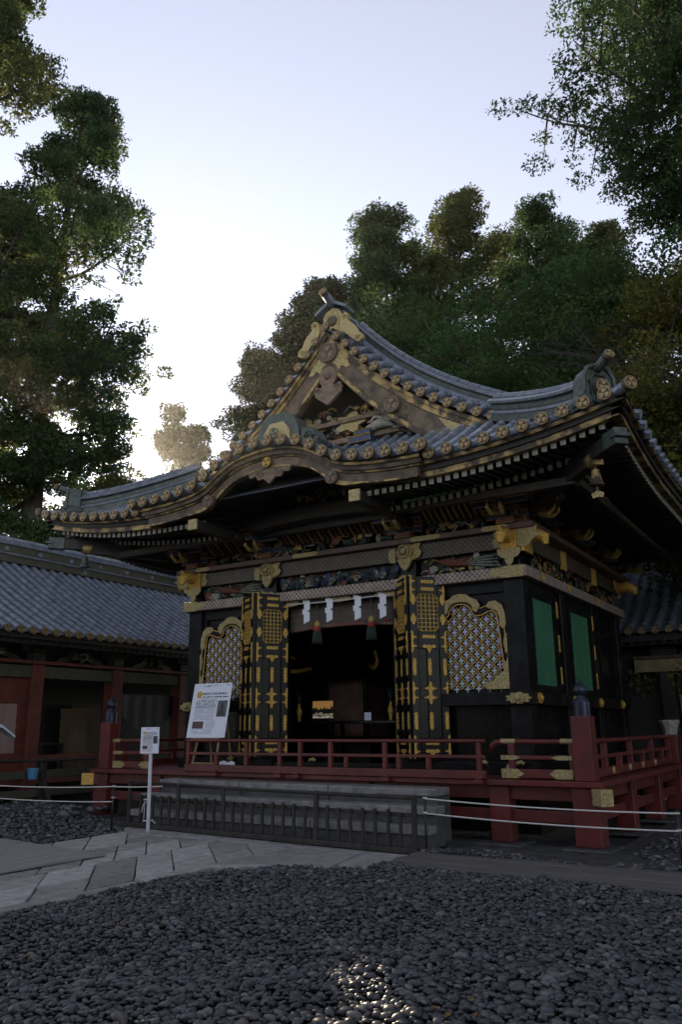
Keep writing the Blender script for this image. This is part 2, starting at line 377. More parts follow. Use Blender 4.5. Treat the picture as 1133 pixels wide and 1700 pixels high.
# ================================================================== the hall roof
mb = MB()
def grid(mb, fn, nu, nv, mi=0):
    P = [fn(i/nu, j/nv) for i in range(nu+1) for j in range(nv+1)]
    F = [(i*(nv+1)+j, i*(nv+1)+j+1, (i+1)*(nv+1)+j+1, (i+1)*(nv+1)+j) for i in range(nu) for j in range(nv)]
    mb.add(P, F, mi)
def gf(u, v):
    d = u*2.75; x = (2*v-1)*(A-d*FR); return (x, YF+d, zfront(x, YF+d))
grid(mb, gf, 22, 60)
for sgn in (1, -1):
    def gs(u, v, sgn=sgn):
        d = u*5.97; y0 = min(YF+d/FR, -.34); y1 = YB-min(d, 2.4); y = y0+(y1-y0)*v
        return (sgn*(A-d), y, zside(A-d, y))
    grid(mb, gs, 36, 30)
def gb(u, v):
    d = u*2.6; x = (2*v-1)*(A-d); return (x, YB-d, sz(d, A-abs(x)))
grid(mb, gb, 8, 20)
# rows of round tiles: front slope
xs = [.295*(k+.5) for k in range(20)]
front_x = []
for x in xs:
    for sg in (1, -1):
        X = sg*x
        d1 = min(2.6, (A-abs(X))/FR-.10)
        if abs(X) < 2.9:
            d0 = 0
            while d0 < 2.5 and zfront(X, YF+d0) < kz(X)-.03: d0 += .1
        else: d0 = -.06; front_x.append(X)
        if d1-d0 < .15: continue
        roll_tube(mb, [(X, YF+d0+(d1-d0)*t/8, zfront(X, YF+d0+(d1-d0)*t/8)+.035) for t in range(9)])
for sg in (1, -1):
    y = YF+.3
    while y < YB-.2:
        if y < -.4: d1 = (y-YF)*FR-.1
        elif y < .35: d1 = 2.2
        else: d1 = min(5.8, 9)
        d0 = -.06
        if y > YB-2.4: d1 = min(d1, YB-y-.1)
        if d1 > .3: roll_tube(mb, [(sg*(A-(d0+(d1-d0)*t/10)), y, zside(A-(d0+(d1-d0)*t/10), y)+.035) for t in range(11)], n=6, seg=.36)
        y += .295
# verge rows, their ends look out of the gable
verge = []
arc = 0; d = 2.3; step = 0
while d < 5.93:
    verge.append(d); z1 = rise(d); dd = d
    while math.hypot(dd-d, rise(dd)-z1) < .305 and dd < 6: dd += .005
    d = dd
for sg in (1, -1):
    for d in verge:
        X = sg*(A-d); z = sz(d, 3)+.05
        roll_tube(mb, [(X, y, z+mino(d, y)) for y in (-.37, -.2, 0, .2, .36)], r=.075, n=8, seg=.27)
    # the cover roll that closes the verge rows on the inside
    roll_tube(mb, [(sg*(A-d), .26, sz(d, 3)+.06+mino(d, .26)) for d in np.linspace(2.35, 5.6, 16)], r=.07, n=8)
roof = mb.build('roof', 'tile', hall, smooth=True, autos=40)
for X in front_x: cap(roof, (X, YF-.075, zfront(X, YF)+.04))
for sg in (1, -1):
    for d in verge: cap(roof, (sg*(A-d), -.385, sz(d, 3)+.05), s=.94)
cap(roof, (0, -.40, sz(5.98, 3)+.03), s=.94)
# layered ridges -----------------------------------------------------------
def ridge(pts, parent, name, s=1.0, mats=('tileg', 'oxid', 'tile')):
    m = MB()
    m.sweep(pts, [(-.19*s, -.06), (.19*s, -.06), (.19*s, .08*s), (-.19*s, .08*s)], 1)
    m.sweep(pts, [(-.21*s, .08*s), (.21*s, .08*s), (.19*s, .13*s), (-.19*s, .13*s)], 0)
    m.sweep(pts, [(-.13*s, .13*s), (.13*s, .13*s), (.13*s, .22*s), (-.13*s, .22*s)], 1)
    for q in (-1, 1): m.tube([Vector(p)+Vector((0, 0, .20*s))+Vector((0, 0, 0)) for p in pts], .155*s, 10, 1) if q == 1 else None
    m.sweep(pts, [(-.20*s, .27*s), (.20*s, .27*s), (.21*s, .31*s), (.16*s, .36*s), (-.16*s, .36*s), (-.21*s, .31*s)], 0)
    roll_tube(m, [Vector(p)+Vector((0, 0, .40*s)) for p in pts], r=.085*s, n=8, mi=0, seg=.24)
    return m.build(name, list(mats), parent, smooth=True, autos=40)
def crest_plate(parent, name, poly, o, u, v, depth, mats, disc=None, rim=True):
    m = MB(); m.prism(poly, o, u, v, depth, 0)
    o_, u_, v_ = Vector(o), Vector(u), Vector(v); w = u_.cross(v_).normalized()
    if rim:
        pts = [o_+u_*a+v_*b+w*.01 for a, b in poly]; m.tube(pts+[pts[0]], .022, 5, 0, cap=False)
    return m.build(name, mats, parent, smooth=True, autos=35)
for sg in (1, -1):
    pts = [(sg*(A-d), .50, sz(d, 3)+.05+mino(d, .5)) for d in np.linspace(2.15, 5.72, 18)]
    ridge(pts, roof, 'descending_ridge', .95)
    hp = [(sg*(A-d*FR), YF+d, sz(d*FR, d*FR)+.05) for d in np.linspace(1.95, .36, 12)]
    ridge(hp, roof, 'hip_ridge', 1.0)
    # demon-tile block at the foot of the hip ridge
    dv = Vector((sg*.76, -.65, 0)).normalized(); base = Vector((sg*(A-.46), YF+.36, sz(.46, .46)))
    sd = Vector((-dv.y, dv.x, 0))*1
    if sd.dot(Vector((1, 0, 0))) < 0: sd = -sd
    horseshoe = [(-.30, -.05), (-.33, .10), (-.25, .20), (-.25, .42), (-.17, .56), (0, .62), (.17, .56), (.25, .42), (.25, .20), (.33, .10), (.30, -.05)]
    m = MB(); m.prism(horseshoe, base+dv*.06, sd, (0, 0, 1), .26, 0)
    inner = [(-.15, .05), (-.15, .36), (-.09, .46), (.09, .46), (.15, .36), (.15, .05)]
    w = sd.cross(Vector((0, 0, 1)));  fsg = 1 if w.dot(dv) > 0 else -1
    fr = [base+dv*.075+sd*a+Vector((0, 0, b)) for a, b in horseshoe]
    m.tube(fr, .035, 6, 0)
    fr = [base+dv*.08+sd*a+Vector((0, 0, b)) for a, b in inner]; m.tube(fr+[fr[0]], .022, 6, 0, cap=False)
    for q in (-1, 1): m.lathe([(.0, -.16), (.075, -.16), (.08, .1), (.06, .13)], ax='y', n=12, mi=0) if False else None
    m.tube([base-dv*.25+sd*.27+Vector((0, 0, .06)), base+dv*.16+sd*.27+Vector((0, 0, .04))], .08, 10)
    m.tube([base-dv*.25-sd*.27+Vector((0, 0, .06)), base+dv*.16-sd*.27+Vector((0, 0, .04))], .08, 10)
    # horn roll that rises out over the block
    tp = [base-dv*.5+Vector((0, 0, .48)), base-dv*.1+Vector((0, 0, .56)), base+dv*.14+Vector((0, 0, .57)), base+dv*.30+Vector((0, 0, .64))]
    roll_tube(m, tp, .072, .22, 10)
    onig = m.build('ridge_end_ornament', 'oxid', roof, smooth=True, autos=35)
    rz = math.atan2(dv.x, -dv.y)
    cap(onig, base+dv*.085+Vector((0, 0, .26)), rz, 1.15)
    cap(onig, Vector(tp[-1])+dv*.03, rz, .8, R_(-25))
    # the roll on the very corner
    m = MB(); cpt = Vector((sg*(A-.02), YF+.02, sz(0, 0)+.03))
    roll_tube(m, [base+dv*.1+Vector((0, 0, .06)), cpt+Vector((0, 0, .03)), cpt+dv*.06+Vector((0, 0, .05))], .085, .2, 10)
    cr = m.build('corner_roll', 'tile', roof, smooth=True, autos=40); cap(cr, cpt+dv*.09+Vector((0, 0, .05)), rz, 1.0)
# main ridge
mb = MB(); zr = sz(6, 3)-.02
yy = np.linspace(.02, 6.6, 14)
def rbox(w0, w1, h0, h1, mi): mb.sweep([(0, y, zr) for y in yy], [(-w0, h0), (w0, h0), (w1, h1), (-w1, h1)], mi)
rbox(.24, .22, -.15, .16, 1); rbox(.25, .25, .16, .21, 0); rbox(.17, .17, .21, .38, 1); rbox(.24, .22, .38, .44, 0); rbox(.24, .05, .44, .56, 2)
roll_tube(mb, [(0, y, zr+.58) for y in yy], .10, .3, 8, 2)
# little hood over the ornament
for q in (-1, 1): mb.prism([(0, .70), (q*.38, .46), (q*.38, .40), (0, .62)], (0, .10, zr+.06), (1, 0, 0), (0, 0, 1), -.35, 2)
roll_tube(mb, [(0, .4, zr+.62), (0, -.05, zr+.62), (0, -.44, zr+.76)], .085, .2, 10, 2)
mr = mb.build('main_ridge', ['tileg', 'oxid', 'tile'], roof, smooth=True, autos=40)
cap(mr, (0, -.475, zr+.775), 0, .92, R_(-22))
oni = [(-.30, -.22), (-.27, .0), (-.20, .12), (-.22, .26), (-.15, .38), (0, .44), (.15, .38), (.22, .26), (.20, .12), (.27, 0), (.30, -.22), (0, .02)]
m = MB(); oni = [(a*1.05, b*1.05) for a, b in oni]; m.prism(oni, (0, -.16, zr+.12), (1, 0, 0), (0, 0, 1), .18, 0)
arc_ = [(.17*math.cos(t), .22+.17*math.sin(t)) for t in np.linspace(-.4, PI+.4, 12)]
m.tube([(a, -.17, zr+b+.02) for a, b in arc_], .028, 6, 0)
m.lathe([(.11, 0), (.11, .035), (.09, .05)], (0, 0, 0), 'y', 16, 1); 
n0 = len(m.v)-48; m.v[n0:] = [(x, -.16-y, z+zr+.28) for x, y, z in m.v[n0:]]
for q in (1, -1):           # cloud fins lying on both slopes
    fin = [(.20, .06), (.26, .30), (.38, .36), (.47, .28), (.44, .12), (.56, .02), (.66, -.10), (.74, -.28), (.86, -.36), (.88, -.50), (.74, -.56), (.58, -.42), (.40, -.24), (.24, -.10)]; fin = [(.08+a*.80, .02+b*.80) for a, b in fin]
    m.prism([(q*a, b) for a, b in fin], (0, -.28, zr+.02), (1, 0, 0), (0, 0, 1), .1, 0)
    for (cx, cz, r) in ((.37, .21, .055), (.67, -.32, .055)):
        sp = [(q*(cx+r*(1-t/14)*math.cos(t)), -.295, zr+.02+cz+r*(1-t/14)*math.sin(t)) for t in np.linspace(0, 9, 16)]; m.tube(sp, .014, 5, 0)
m.build('gable_ornament', ['paleg', 'woodp'], roof, smooth=True, autos=35)
# ------------------------------------------------------------------ gable: barge boards, pendant, carvings
gz = lambda X: sz(A-abs(X), 3)
gx = list(np.linspace(0, 3.55, 22))
mb = MB()
for sg in (1, -1):
    for (yb, t, top, bot, mi, xe) in ((-.35, .10, -.05, -.13, 0, 3.62), (-.31, .08, -.13, -.24, 1, 3.55), (-.28, .10, -.24, -.76, 2, 3.25), (-.32, .05, -.64, -.73, 0, 3.2)):
        P = []; xx = np.linspace(0, xe, 22)
        for X in xx:
            k = 1.0+.12*(1-X/xe)
            P += [(sg*X, yb, gz(X)+top*k), (sg*X, yb+t, gz(X)+top*k), (sg*X, yb+t, gz(X)+bot*k), (sg*X, yb, gz(X)+bot*k)]
        F = []
        for i in range(len(xx)-1):
            for k in range(4): F.append((i*4+k, i*4+(k+1) % 4, i*4+4+(k+1) % 4, i*4+4+k))
        F += [(0, 1, 2, 3), tuple(len(P)-4+k for k in range(4))[::-1]]
        mb.add(P, F, mi)
gb_ = mb.build('gable_board', ['gboard', 'gboard', 'woodp'], hall)
def crest_disc(parent, loc, r, mats=('wood', 'woodp')):
    m = cap_mesh(r); o = m.build('crest', list(mats), parent, smooth=True, autos=35); o.location = loc; return o
crest_disc(gb_, (0, -.29, gz(0)-.52), .21)
# gilded apex and foot plates with cut-out edges
ap = [(0, -.22), (.42, -.62), (.50, -.74), (.44, -.80), (.50, -.90), (.40, -.92), (.30, -.84), (.22, -.92), (.16, -.80), (0, -.70)]
m = MB(); m.prism(ap+[(-a, b) for a, b in ap[::-1][1:-1]], (0, -.295, gz(0)), (1, 0, 0), (0, 0, 1), .02)
m.build('apex_plate', 'paleg', gb_)
for sg in (1, -1):
    X = 1.45; zc = gz(X)-.50
    m = MB()
    fl = [(math.cos(t)*(.29+.035*math.cos(9*t)), math.sin(t)*(.19+.025*math.cos(9*t))) for t in np.linspace(0, 2*PI, 54, endpoint=False)]
    m.prism(fl, (sg*X, -.30, zc), (1, 0, -sg*.72), (0, 0, 1), .03)
    m.build('flower_boss', 'woodp', gb_); crest_disc(gb_, (sg*X, -.33, zc), .16)
    m = MB(); X1, X2 = 2.35, 3.25
    pl = [(X1, gz(X1)-.28), (X2, gz(X2)-.26), (X2, gz(X2)-.72), (2.75, gz(2.75)-.76), (2.62, gz(2.62)-.66), (2.66, gz(2.66)-.56), (2.52, gz(2.52)-.52), (2.50, gz(2.5)-.42)]
    m.prism([(sg*a, b) for a, b in pl], (0, -.285, 0), (1, 0, 0), (0, 0, 1), .02); m.build('foot_plate', 'paleg', gb_)
# pendant (gegyo)
gp = [(0, .42), (.14, .38), (.25, .26), (.27, .12), (.20, .0), (.16, -.08), (.25, -.08), (.36, -.02), (.42, -.14), (.38, -.28), (.28, -.36), (.18, -.42), (.08, -.50), (0, -.54)]
m = MB(); zc = 8.24; gp = [(a*.78, b*.86) for a, b in gp]
m.prism(gp+[(-a, b) for a, b in gp[::-1][1:-1]], (0, -.36, zc), (1, 0, 0), (0, 0, 1), .07)
for q in (1, -1):
    m.tube([(q*(.225+.075*(1-t/11)*math.cos(t)), -.37, zc-.145+.075*(1-t/11)*math.sin(t)) for t in np.linspace(.5, 8, 18)], .016, 5)
m.lathe([(.0, 0), (.09, 0), (.07, .05), (.02, .09)], (0, 0, 0), 'y', 6); k = 24; m.v[-k:] = [(x, -.36-y, z+zc+.15) for x, y, z in m.v[-k:]]
m.build('gable_pendant', 'wood', hall)
# recessed gable wall with carvings
YG = .34
mb = MB(); xx = np.linspace(-3.3, 3.3, 40)
P = []; 
for X in xx: P += [(X, YG, 6.35), (X, YG, max(6.4, gz(X)-.1))]
mb.add(P, [(2*i, 2*i+2, 2*i+3, 2*i+1) for i in range(len(xx)-1)])
mb.build('gable_wall', 'dark', hall)
CARV = ['cr_g', 'cr_r', 'cr_b', 'cr_w', 'cr_o', 'dark']
def carve(x0, x1, z0, z1, y, den=90, depth=.07, mb=None, axis='x', pal=(0, 0, 0, 1, 1, 2, 3, 4), rs=None):
    """relief carving: scrolls, leaves and feather strokes over a dark ground"""
    rg = random.Random(rs if rs is not None else int((x0+z0*7+y*3)*1000))
    mb = mb or MB(); area = (x1-x0)*(z1-z0)
    def pt(a, b, c): return (a, y-c, b) if axis == 'x' else (y+c, a, b)
    for i in range(int(area*den)+2):
        cx = rg.uniform(x0+.05, x1-.05); cz = rg.uniform(z0+.04, z1-.04); k = rg.random(); mi = rg.choice(pal); h = (z1-z0)
        if k < .35:
            r = rg.uniform(.22, .42)*min(h, .35)*.6; q = rg.choice((1, -1)); ph = rg.uniform(0, 6)
            mb.tube([pt(cx+r*(1-t/10)*math.cos(q*t+ph), cz+r*(1-t/10)*math.sin(q*t+ph), depth*(.3+t/16)) for t in np.linspace(0, 8, 12)], [r*.16]*12, 5, mi)
        elif k < .75:
            a = rg.uniform(0, 6.28); rr = rg.uniform(.05, .11)
            c = pt(cx, cz, depth*rg.uniform(.2, .8)); r3 = (rr*abs(math.cos(a))+.02, .03, rr*abs(math.sin(a))+.02)
            if axis != 'x': r3 = (r3[1], r3[0], r3[2])
            mb.blob(c, r3, mi)
        else:
            a = rg.uniform(-.6, .6)+(PI if rg.random() < .5 else 0); L = rg.uniform(.15, .4); w = rg.uniform(.4, 1.2)
            pts = []
            for t in np.linspace(0, 1, 7):
                px = min(x1, max(x0, cx+L*t*math.cos(a))); pz = min(z1, max(z0, cz+L*t*math.sin(a)*.5+.05*math.sin(t*6*w)))
                pts.append(pt(px, pz, depth*(.4+.4*math.sin(t*3))))
            mb.tube(pts, [.016*(1.2-.8*t) for t in np.linspace(0, 1, 7)], 5, mi)
    return mb
mb = carve(-2.2, 2.4, 6.75, 7.95, YG-.05, 60, .14, pal=(5, 0, 4, 4, 3, 1), rs=3)
keep = MB(); 
gcv = mb.build('gable_carving', CARV, hall, smooth=True)
# drop the bits that stick out of the triangle
bm = bmesh.new(); bm.from_mesh(gcv.data)
bmesh.ops.delete(bm, geom=[v for v in bm.verts if v.co.z > gz(v.co.x)-.55], context='VERTS'); bm.to_mesh(gcv.data); bm.free()
m = MB()
for (z, h, w, yy_, mi) in ((6.82, .13, 2.7, .02, 0), (7.10, .10, 2.35, .12, 1), (7.52, .09, 1.7, .16, 1)):
    m.box(-w, w, YG-.22-yy_*.2, YG-.02, z, z+h, mi)
for q in (1, -1):
    m.prism([(q*a, b) for a, b in ((1.85, 6.95), (2.0, 7.05), (2.3, 7.0), (2.7, 7.0), (2.95, 6.93), (2.7, 6.86), (2.2, 6.84), (2.0, 6.84))], (0, YG-.28, 0), (1, 0, 0), (0, 0, 1), .05, 0)
m.build('gable_beam', ['gboard', 'wood'], hall)
cl = lambda cx, cz, s: [(cx+s*math.cos(t)*(1+.22*math.cos(5*t)), cz+s*.62*math.sin(t)*(1+.22*math.cos(5*t))) for t in np.linspace(0, 2*PI, 40, endpoint=False)]
for (cx, cz, s) in ((.22, 7.52, .30), (1.15, 7.75, .26), (-.9, 7.6, .28)):
    m = MB(); m.prism(cl(cx, cz, s), (0, YG-.2, 0), (1, 0, 0), (0, 0, 1), .08); m.build('cloud_carving', 'paleg', hall)
m = MB()      # pale crane in flight
m.tube([(.55, YG-.3, 7.18), (.72, YG-.32, 7.24), (.95, YG-.33, 7.30), (1.15, YG-.32, 7.27), (1.3, YG-.3, 7.2)], [.03, .07, .10, .07, .02], 8)
m.tube([(1.1, YG-.33, 7.3), (.98, YG-.36, 7.42), (.86, YG-.36, 7.44), (.80, YG-.36, 7.36), (.70, YG-.36, 7.36)], [.05, .035, .03, .03, .006], 7)
for k in range(7): m.tube([(.95+.05*k, YG-.35, 7.33), (1.1+.09*k, YG-.34, 7.5-.035*k), (1.25+.1*k, YG-.33, 7.5-.07*k)], [.03, .025, .006], 5)
m.tube([(1.2, YG-.3, 7.22), (1.45, YG-.3, 7.08), (1.6, YG-.3, 7.0)], [.02, .012, .01], 5)
m.build('crane_carving', 'white', hall, smooth=True)
for (bx, bz, bw, bh) in ((1.62, 7.42, .30, .1), (1.72, 7.25, .38, .11), (1.60, 7.10, .46, .13), (.55, 6.98, .5, .12), (.62, 7.12, .34, .1), (-.6, 6.98, .5, .12)):
    m = MB(); m.box(bx-bw/2, bx+bw/2, YG-.42, YG-.05, bz, bz+bh, 0)
    q = [(bx-bw/2, YG-.425, bz), (bx+bw/2, YG-.425, bz), (bx+bw/2, YG-.425, bz+bh), (bx-bw/2, YG-.425, bz+bh)]
    m.tube(q+[q[0]], .011, 4, 1, cap=False)
    m.build('gable_bracket', ['cr_b', 'cr_o'], hall)
# ------------------------------------------------------------------ porch gable (cusped) in the middle of the front eave
YK = -2.36
mb = MB()
def gk(u, v):
    x = (2*v-1)*3.0; y = YK+.02+u*2.3; return (x, y, kz(x)+u*.03)
grid(mb, gk, 6, 60)
kx = [.295*(k+.5) for k in range(10)]
# even spacing along the curve
kc = [0.15]
while kc[-1] < 2.75:
    x = kc[-1]; t = x
    while math.hypot(t-x, kz(t)-kz(x)) < .30: t += .005
    kc.append(t)
for x in kc:
    for sg in (1, -1): roll_tube(mb, [(sg*x, YK-.06, kz(x)+.04), (sg*x, YK+.3, kz(x)+.045), (sg*x, YK+.62, kz(x)+.05)], .078, .23, 8)
for yk, rr in ((YK+.56, .08), (YK+.86, .072), (YK+1.15, .072), (YK+1.45, .072), (YK+1.75, .072)):
    roll_tube(mb, [(x, yk, kz(x)+.07) for x in np.linspace(-2.95, 2.95, 60)], rr, .25, 7)
kara = mb.build('porch_roof', 'tile', hall, smooth=True, autos=40)
for x in kc:
    for sg in (1, -1): cap(kara, (sg*x, YK-.085, kz(x)+.045), s=1.02)
m = MB()      # ridge running back to the gable
rp = [(0, YK+.45, kz(0)+.04), (0, -.9, kz(0)+.10), (0, .2, kz(0)+.16)]
for w, h0, h1, mi in ((.42, 0, .12, 1), (.34, .12, .24, 0), (.40, .24, .30, 1), (.22, .30, .40, 0)): m.sweep(rp, [(-w, h0), (w, h0), (w*.92, h1), (-w*.92, h1)], mi)
for q in (1, -1): roll_tube(m, [Vector(p)+Vector((q*.40, 0, .27)) for p in rp], .07, .25, 8, 0)
roll_tube(m, [Vector(p)+Vector((0, 0, .44)) for p in rp], .09, .25, 8, 0)
m.build('porch_ridge', ['tileg', 'oxid'], kara, smooth=True, autos=40)
m = MB(); zk = kz(0)+.05; yk = YK+.36; n00 = 0
m.prism([(-.36, -.06), (-.36, .28), (-.28, .50), (-.14, .60), (.14, .60), (.28, .50), (.36, .28), (.36, -.06)], (0, yk, zk), (1, 0, 0), (0, 0, 1), .34, 0)
m.prism([(-.22, .02), (-.22, .28), (-.12, .44), (.12, .44), (.22, .28), (.22, .02)], (0, yk-.03, zk), (1, 0, 0), (0, 0, 1), .03, 1)
for q in (1, -1):
    m.prism([(q*.36, -.16), (q*.40, .24), (q*.56, .22), (q*.66, .06), (q*.62, -.16)], (0, yk+.02, zk), (1, 0, 0), (0, 0, 1), .3, 0)
    for (cx, cz, r) in ((.52, .10, .10), (.50, -.08, .09)):
        m.tube([(q*cx+r*(1-t/12)*math.cos(t), yk-.01, zk+cz+r*(1-t/12)*math.sin(t)) for t in np.linspace(0, 9, 20)], .022, 6, 0)
    for dy in (.05, .17, .29): m.tube([(q*.40, yk+dy, zk+.26), (q*.58, yk+dy, zk+.2), (q*.66, yk+dy, zk+.04)], .035, 6, 0)
m.v = [(x*1.28, y, zk+(z-zk)*1.12) for x, y, z in m.v]
ko = m.build('porch_ornament', ['oxid', 'paleg'], kara, smooth=True, autos=35)
crest_disc(ko, (0, yk-.05, zk+.27), .10, ('oxid', 'paleg'))
# curved boards under the porch tiles
def kboard(mb, yb, t, top, bot, mi, xe, foot=0.):
    xx = np.linspace(-xe, xe, 70); P = []
    for X in xx:
        zt = kz(X)+top; zb = kz(X)+bot-foot*max(0, 1-abs(abs(X)-1.35)/.5)
        P += [(X, yb, zt), (X, yb+t, zt), (X, yb+t, zb), (X, yb, zb)]
    F = []
    for i in range(len(xx)-1):
        for k in range(4): F.append((i*4+k, i*4+(k+1) % 4, i*4+4+(k+1) % 4, i*4+4+k))
    F += [(0, 1, 2, 3), tuple(len(P)-4+k for k in range(4))[::-1]]; mb.add(P, F, mi)
mb = MB(); kboard(mb, YK, .10, -.04, -.085, 0, 2.95); kboard(mb, YK+.05, .14, -.085, -.16, 1, 2.95); kboard(mb, YK+.10, .10, -.16, -.19, 0, 2.9)
kboard(mb, YK+.14, .10, -.19, -.36, 1, 2.85, .06)
kboard(mb, YK+.12, .10, -.335, -.36, 0, 2.85, .06)
kb = mb.build('porch_board', ['gboard', 'woodp'], hall)
for sg in (1, -1):
    crest_disc(kb, (sg*1.32, YK+.125, kz(1.32)-.33), .115, ('wood', 'woodp'))
    m = MB(); m.box(sg*1.72-.09, sg*1.72+.09, YK+.16, -.4, 5.10, 5.27); m.box(sg*1.72-.10, sg*1.72+.10, YK+.12, YK+.157, 5.09, 5.28, 1); m.build('porch_beam_end', ['dark', 'paleg'], hall)
gk_ = [(0, .14), (.5, .12), (.66, .02), (.58, -.07), (.46, -.06), (.42, -.14), (.30, -.12), (.24, -.20), (.12, -.19), (0, -.30)]
m = MB(); m.prism(gk_+[(-a, b) for a, b in gk_[::-1][1:-1]], (0, YK+.135, 5.97), (1, 0, 0), (0, 0, 1), .05)
for q in (1, -1): m.tube([(q*(.2+.08*(1-t/11)*math.cos(t)), YK+.13, 5.86+.08*(1-t/11)*math.sin(t)) for t in np.linspace(0, 8, 16)], .014, 5)
pend = m.build('porch_pendant', 'wood', hall); crest_disc(pend, (0, YK+.12, 6.04), .09, ('gold', 'gboard'))
m = MB()     # dark vault under the porch roof
xx = np.linspace(-1.62, 1.62, 40)
P = []
for X in xx: P += [(X, YK+.25, kz(X)-.22), (X, -.55, kz(X)-.22)]
m.add(P, [(2*i, 2*i+2, 2*i+3, 2*i+1) for i in range(len(xx)-1)])
m.build('porch_vault', 'soffit', hall, smooth=True)
m = MB(); m.box(-1.7, 1.7, -.62, -.52, 5.2, 6.1, 0); m.sweep([(-1.75, -.8, 5.36), (-.9, -.8, 5.44), (0, -.8, 5.47), (.9, -.8, 5.44), (1.75, -.8, 5.36)], [(-.13, -.13), (.13, -.13), (.13, .13), (-.13, .13)], 1, side=(0, 1, 0)); m.build('porch_cross_beam', ['dark', 'soffit'], hall)
m = carve(-.7, .9, 5.58, 5.95, -.66, 60, .1, pal=(5, 5, 1, 0, 4)); m.build('porch_carving', CARV, hall, smooth=True)
# ------------------------------------------------------------------ eave boards, rafters, soffit
def eave_strip(off_y, t, top, bot, mtl, side, q0, q1):
    P = []; n = 40
    for i in range(n+1):
        q = q0+(q1-q0)*i/n
        if side == 'f': X = q*(A-off_y); z = Z0+lift(A-abs(X)-off_y); p = (X, YF+off_y); nn = (0, 1)
        else:
            sg = 1 if side == 'r' else -1; y0 = YF+off_y; y1 = YB-off_y; y = y0+(y1-y0)*(q+1)/2; z = Z0+lift(min((y-y0)*1.0, y1-y)); p = (sg*(A-off_y), y); nn = (-sg, 0)
        P += [(p[0], p[1], z+top), (p[0]+nn[0]*t, p[1]+nn[1]*t, z+top), (p[0]+nn[0]*t, p[1]+nn[1]*t, z+bot), (p[0], p[1], z+bot)]
    F = [(i*4+k, i*4+(k+1) % 4, i*4+4+(k+1) % 4, i*4+4+k) for i in range(n) for k in range(4)]+[(0, 1, 2, 3), tuple(len(P)-4+k for k in range(4))[::-1]]
    m = MB(); m.add(P, F); m.build('eave_board', mtl, hall)
for sd_, q0, q1 in (('f', -1, -.465), ('f', .465, 1), ('r', -1, 1), ('l', -1, 1)):
    eave_strip(.015, .12, -.015, -.07, 'gboard', sd_, q0, q1); eave_strip(.08, .16, -.07, -.155, 'dark', sd_, q0, q1); eave_strip(.12, .12, -.155, -.25, 'gboard', sd_, q0, q1)
# soffit boards: two sloping planes behind the rafters
mb = MB()
def soff(mb, o0, h0, o1, h1, mi=0):
    for sd_ in 'frl':
        n = 40; P = []
        for i in range(n+1):
            q = -1+2*i/n
            for (o, h) in ((o0, h0), (o1, h1)):
                if sd_ == 'f': X = q*(A-o); z = Z0+h+lift(A-abs(X)-o)*max(.0, 1-o/4); P.append((X, YF+o, z))
                else:
                    sg = 1 if sd_ == 'r' else -1; y0 = YF+o; y1 = YB-o; y = y0+(y1-y0)*(q+1)/2; P.append((sg*(A-o), y, Z0+h+lift(min(y-y0, y1-y))*max(0, 1-o/4)))
        F = [(2*i, 2*i+2, 2*i+3, 2*i+1) for i in range(n) if not (sd_ == 'f' and abs(P[2*i][0]) < 1.62 and abs(P[2*i+2][0]) < 1.62)]
        mb.add(P, F, mi)
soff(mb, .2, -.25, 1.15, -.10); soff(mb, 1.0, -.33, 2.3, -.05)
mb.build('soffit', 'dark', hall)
# square rafters with pale painted ends; the front outer row one by one, the rest as a mass
def rafter_mesh(L, rise_, w=.075, h=.085):
    m = MB(); m.bar((0, .012, 0), (0, L, rise_), w, h, 0); m.box(-w/2-.002, w/2+.002, -.004, .012, -h/2-.002, h/2+.002, 1); return m
RAF = rafter_mesh(.95, .13).build('rafter', ['dark', 'white'], hall)
first = True; k = 0; nr = 0
rx_ = [s*(1.70+.139*i) for i in range(29) for s in (1, -1)]
for X in rx_:
    o_ = .24; loc = (X, YF+o_, Z0-.30+lift(A-abs(X)-o_))
    if first: RAF.location = loc; first = False
    else: inst(RAF, 'rafter', hall, loc)
mb = MB()
def raf(mb, p, q, w=.07, h=.08):
    d = (Vector(q)-Vector(p)).normalized(); mb.bar(Vector(p)+d*.012, q, w, h, 0); mb.bar(Vector(p)-d*.003, Vector(p)+d*.012, w+.004, h+.004, 1)
for i in range(-36, 37):
    X = i*.139
    if abs(X) < 1.62: continue
    o_ = 1.02; raf(mb, (X, YF+o_, Z0-.38+lift(A-abs(X)-o_)*.75), (X, .1, Z0-.12))
for sg in (1, -1):
    y = YF+.5
    while y < YB-.4:
        raf(mb, (sg*(A-.24), y, Z0-.30+lift(min(y-YF, YB-y)-.24)), (sg*(A-1.2), y, Z0-.17+lift(min(y-YF, YB-y)-.24)*.7))
        if YF+1.2 < y < YB-1.2: raf(mb, (sg*(A-1.02), y, Z0-.38+lift(min(y-YF, YB-y)-1.02)*.75), (sg*3.7, y, Z0-.12))
        y += .139
tag(mb.build('rafter_rows', ['dark', 'cr_w'], hall), kind='stuff')
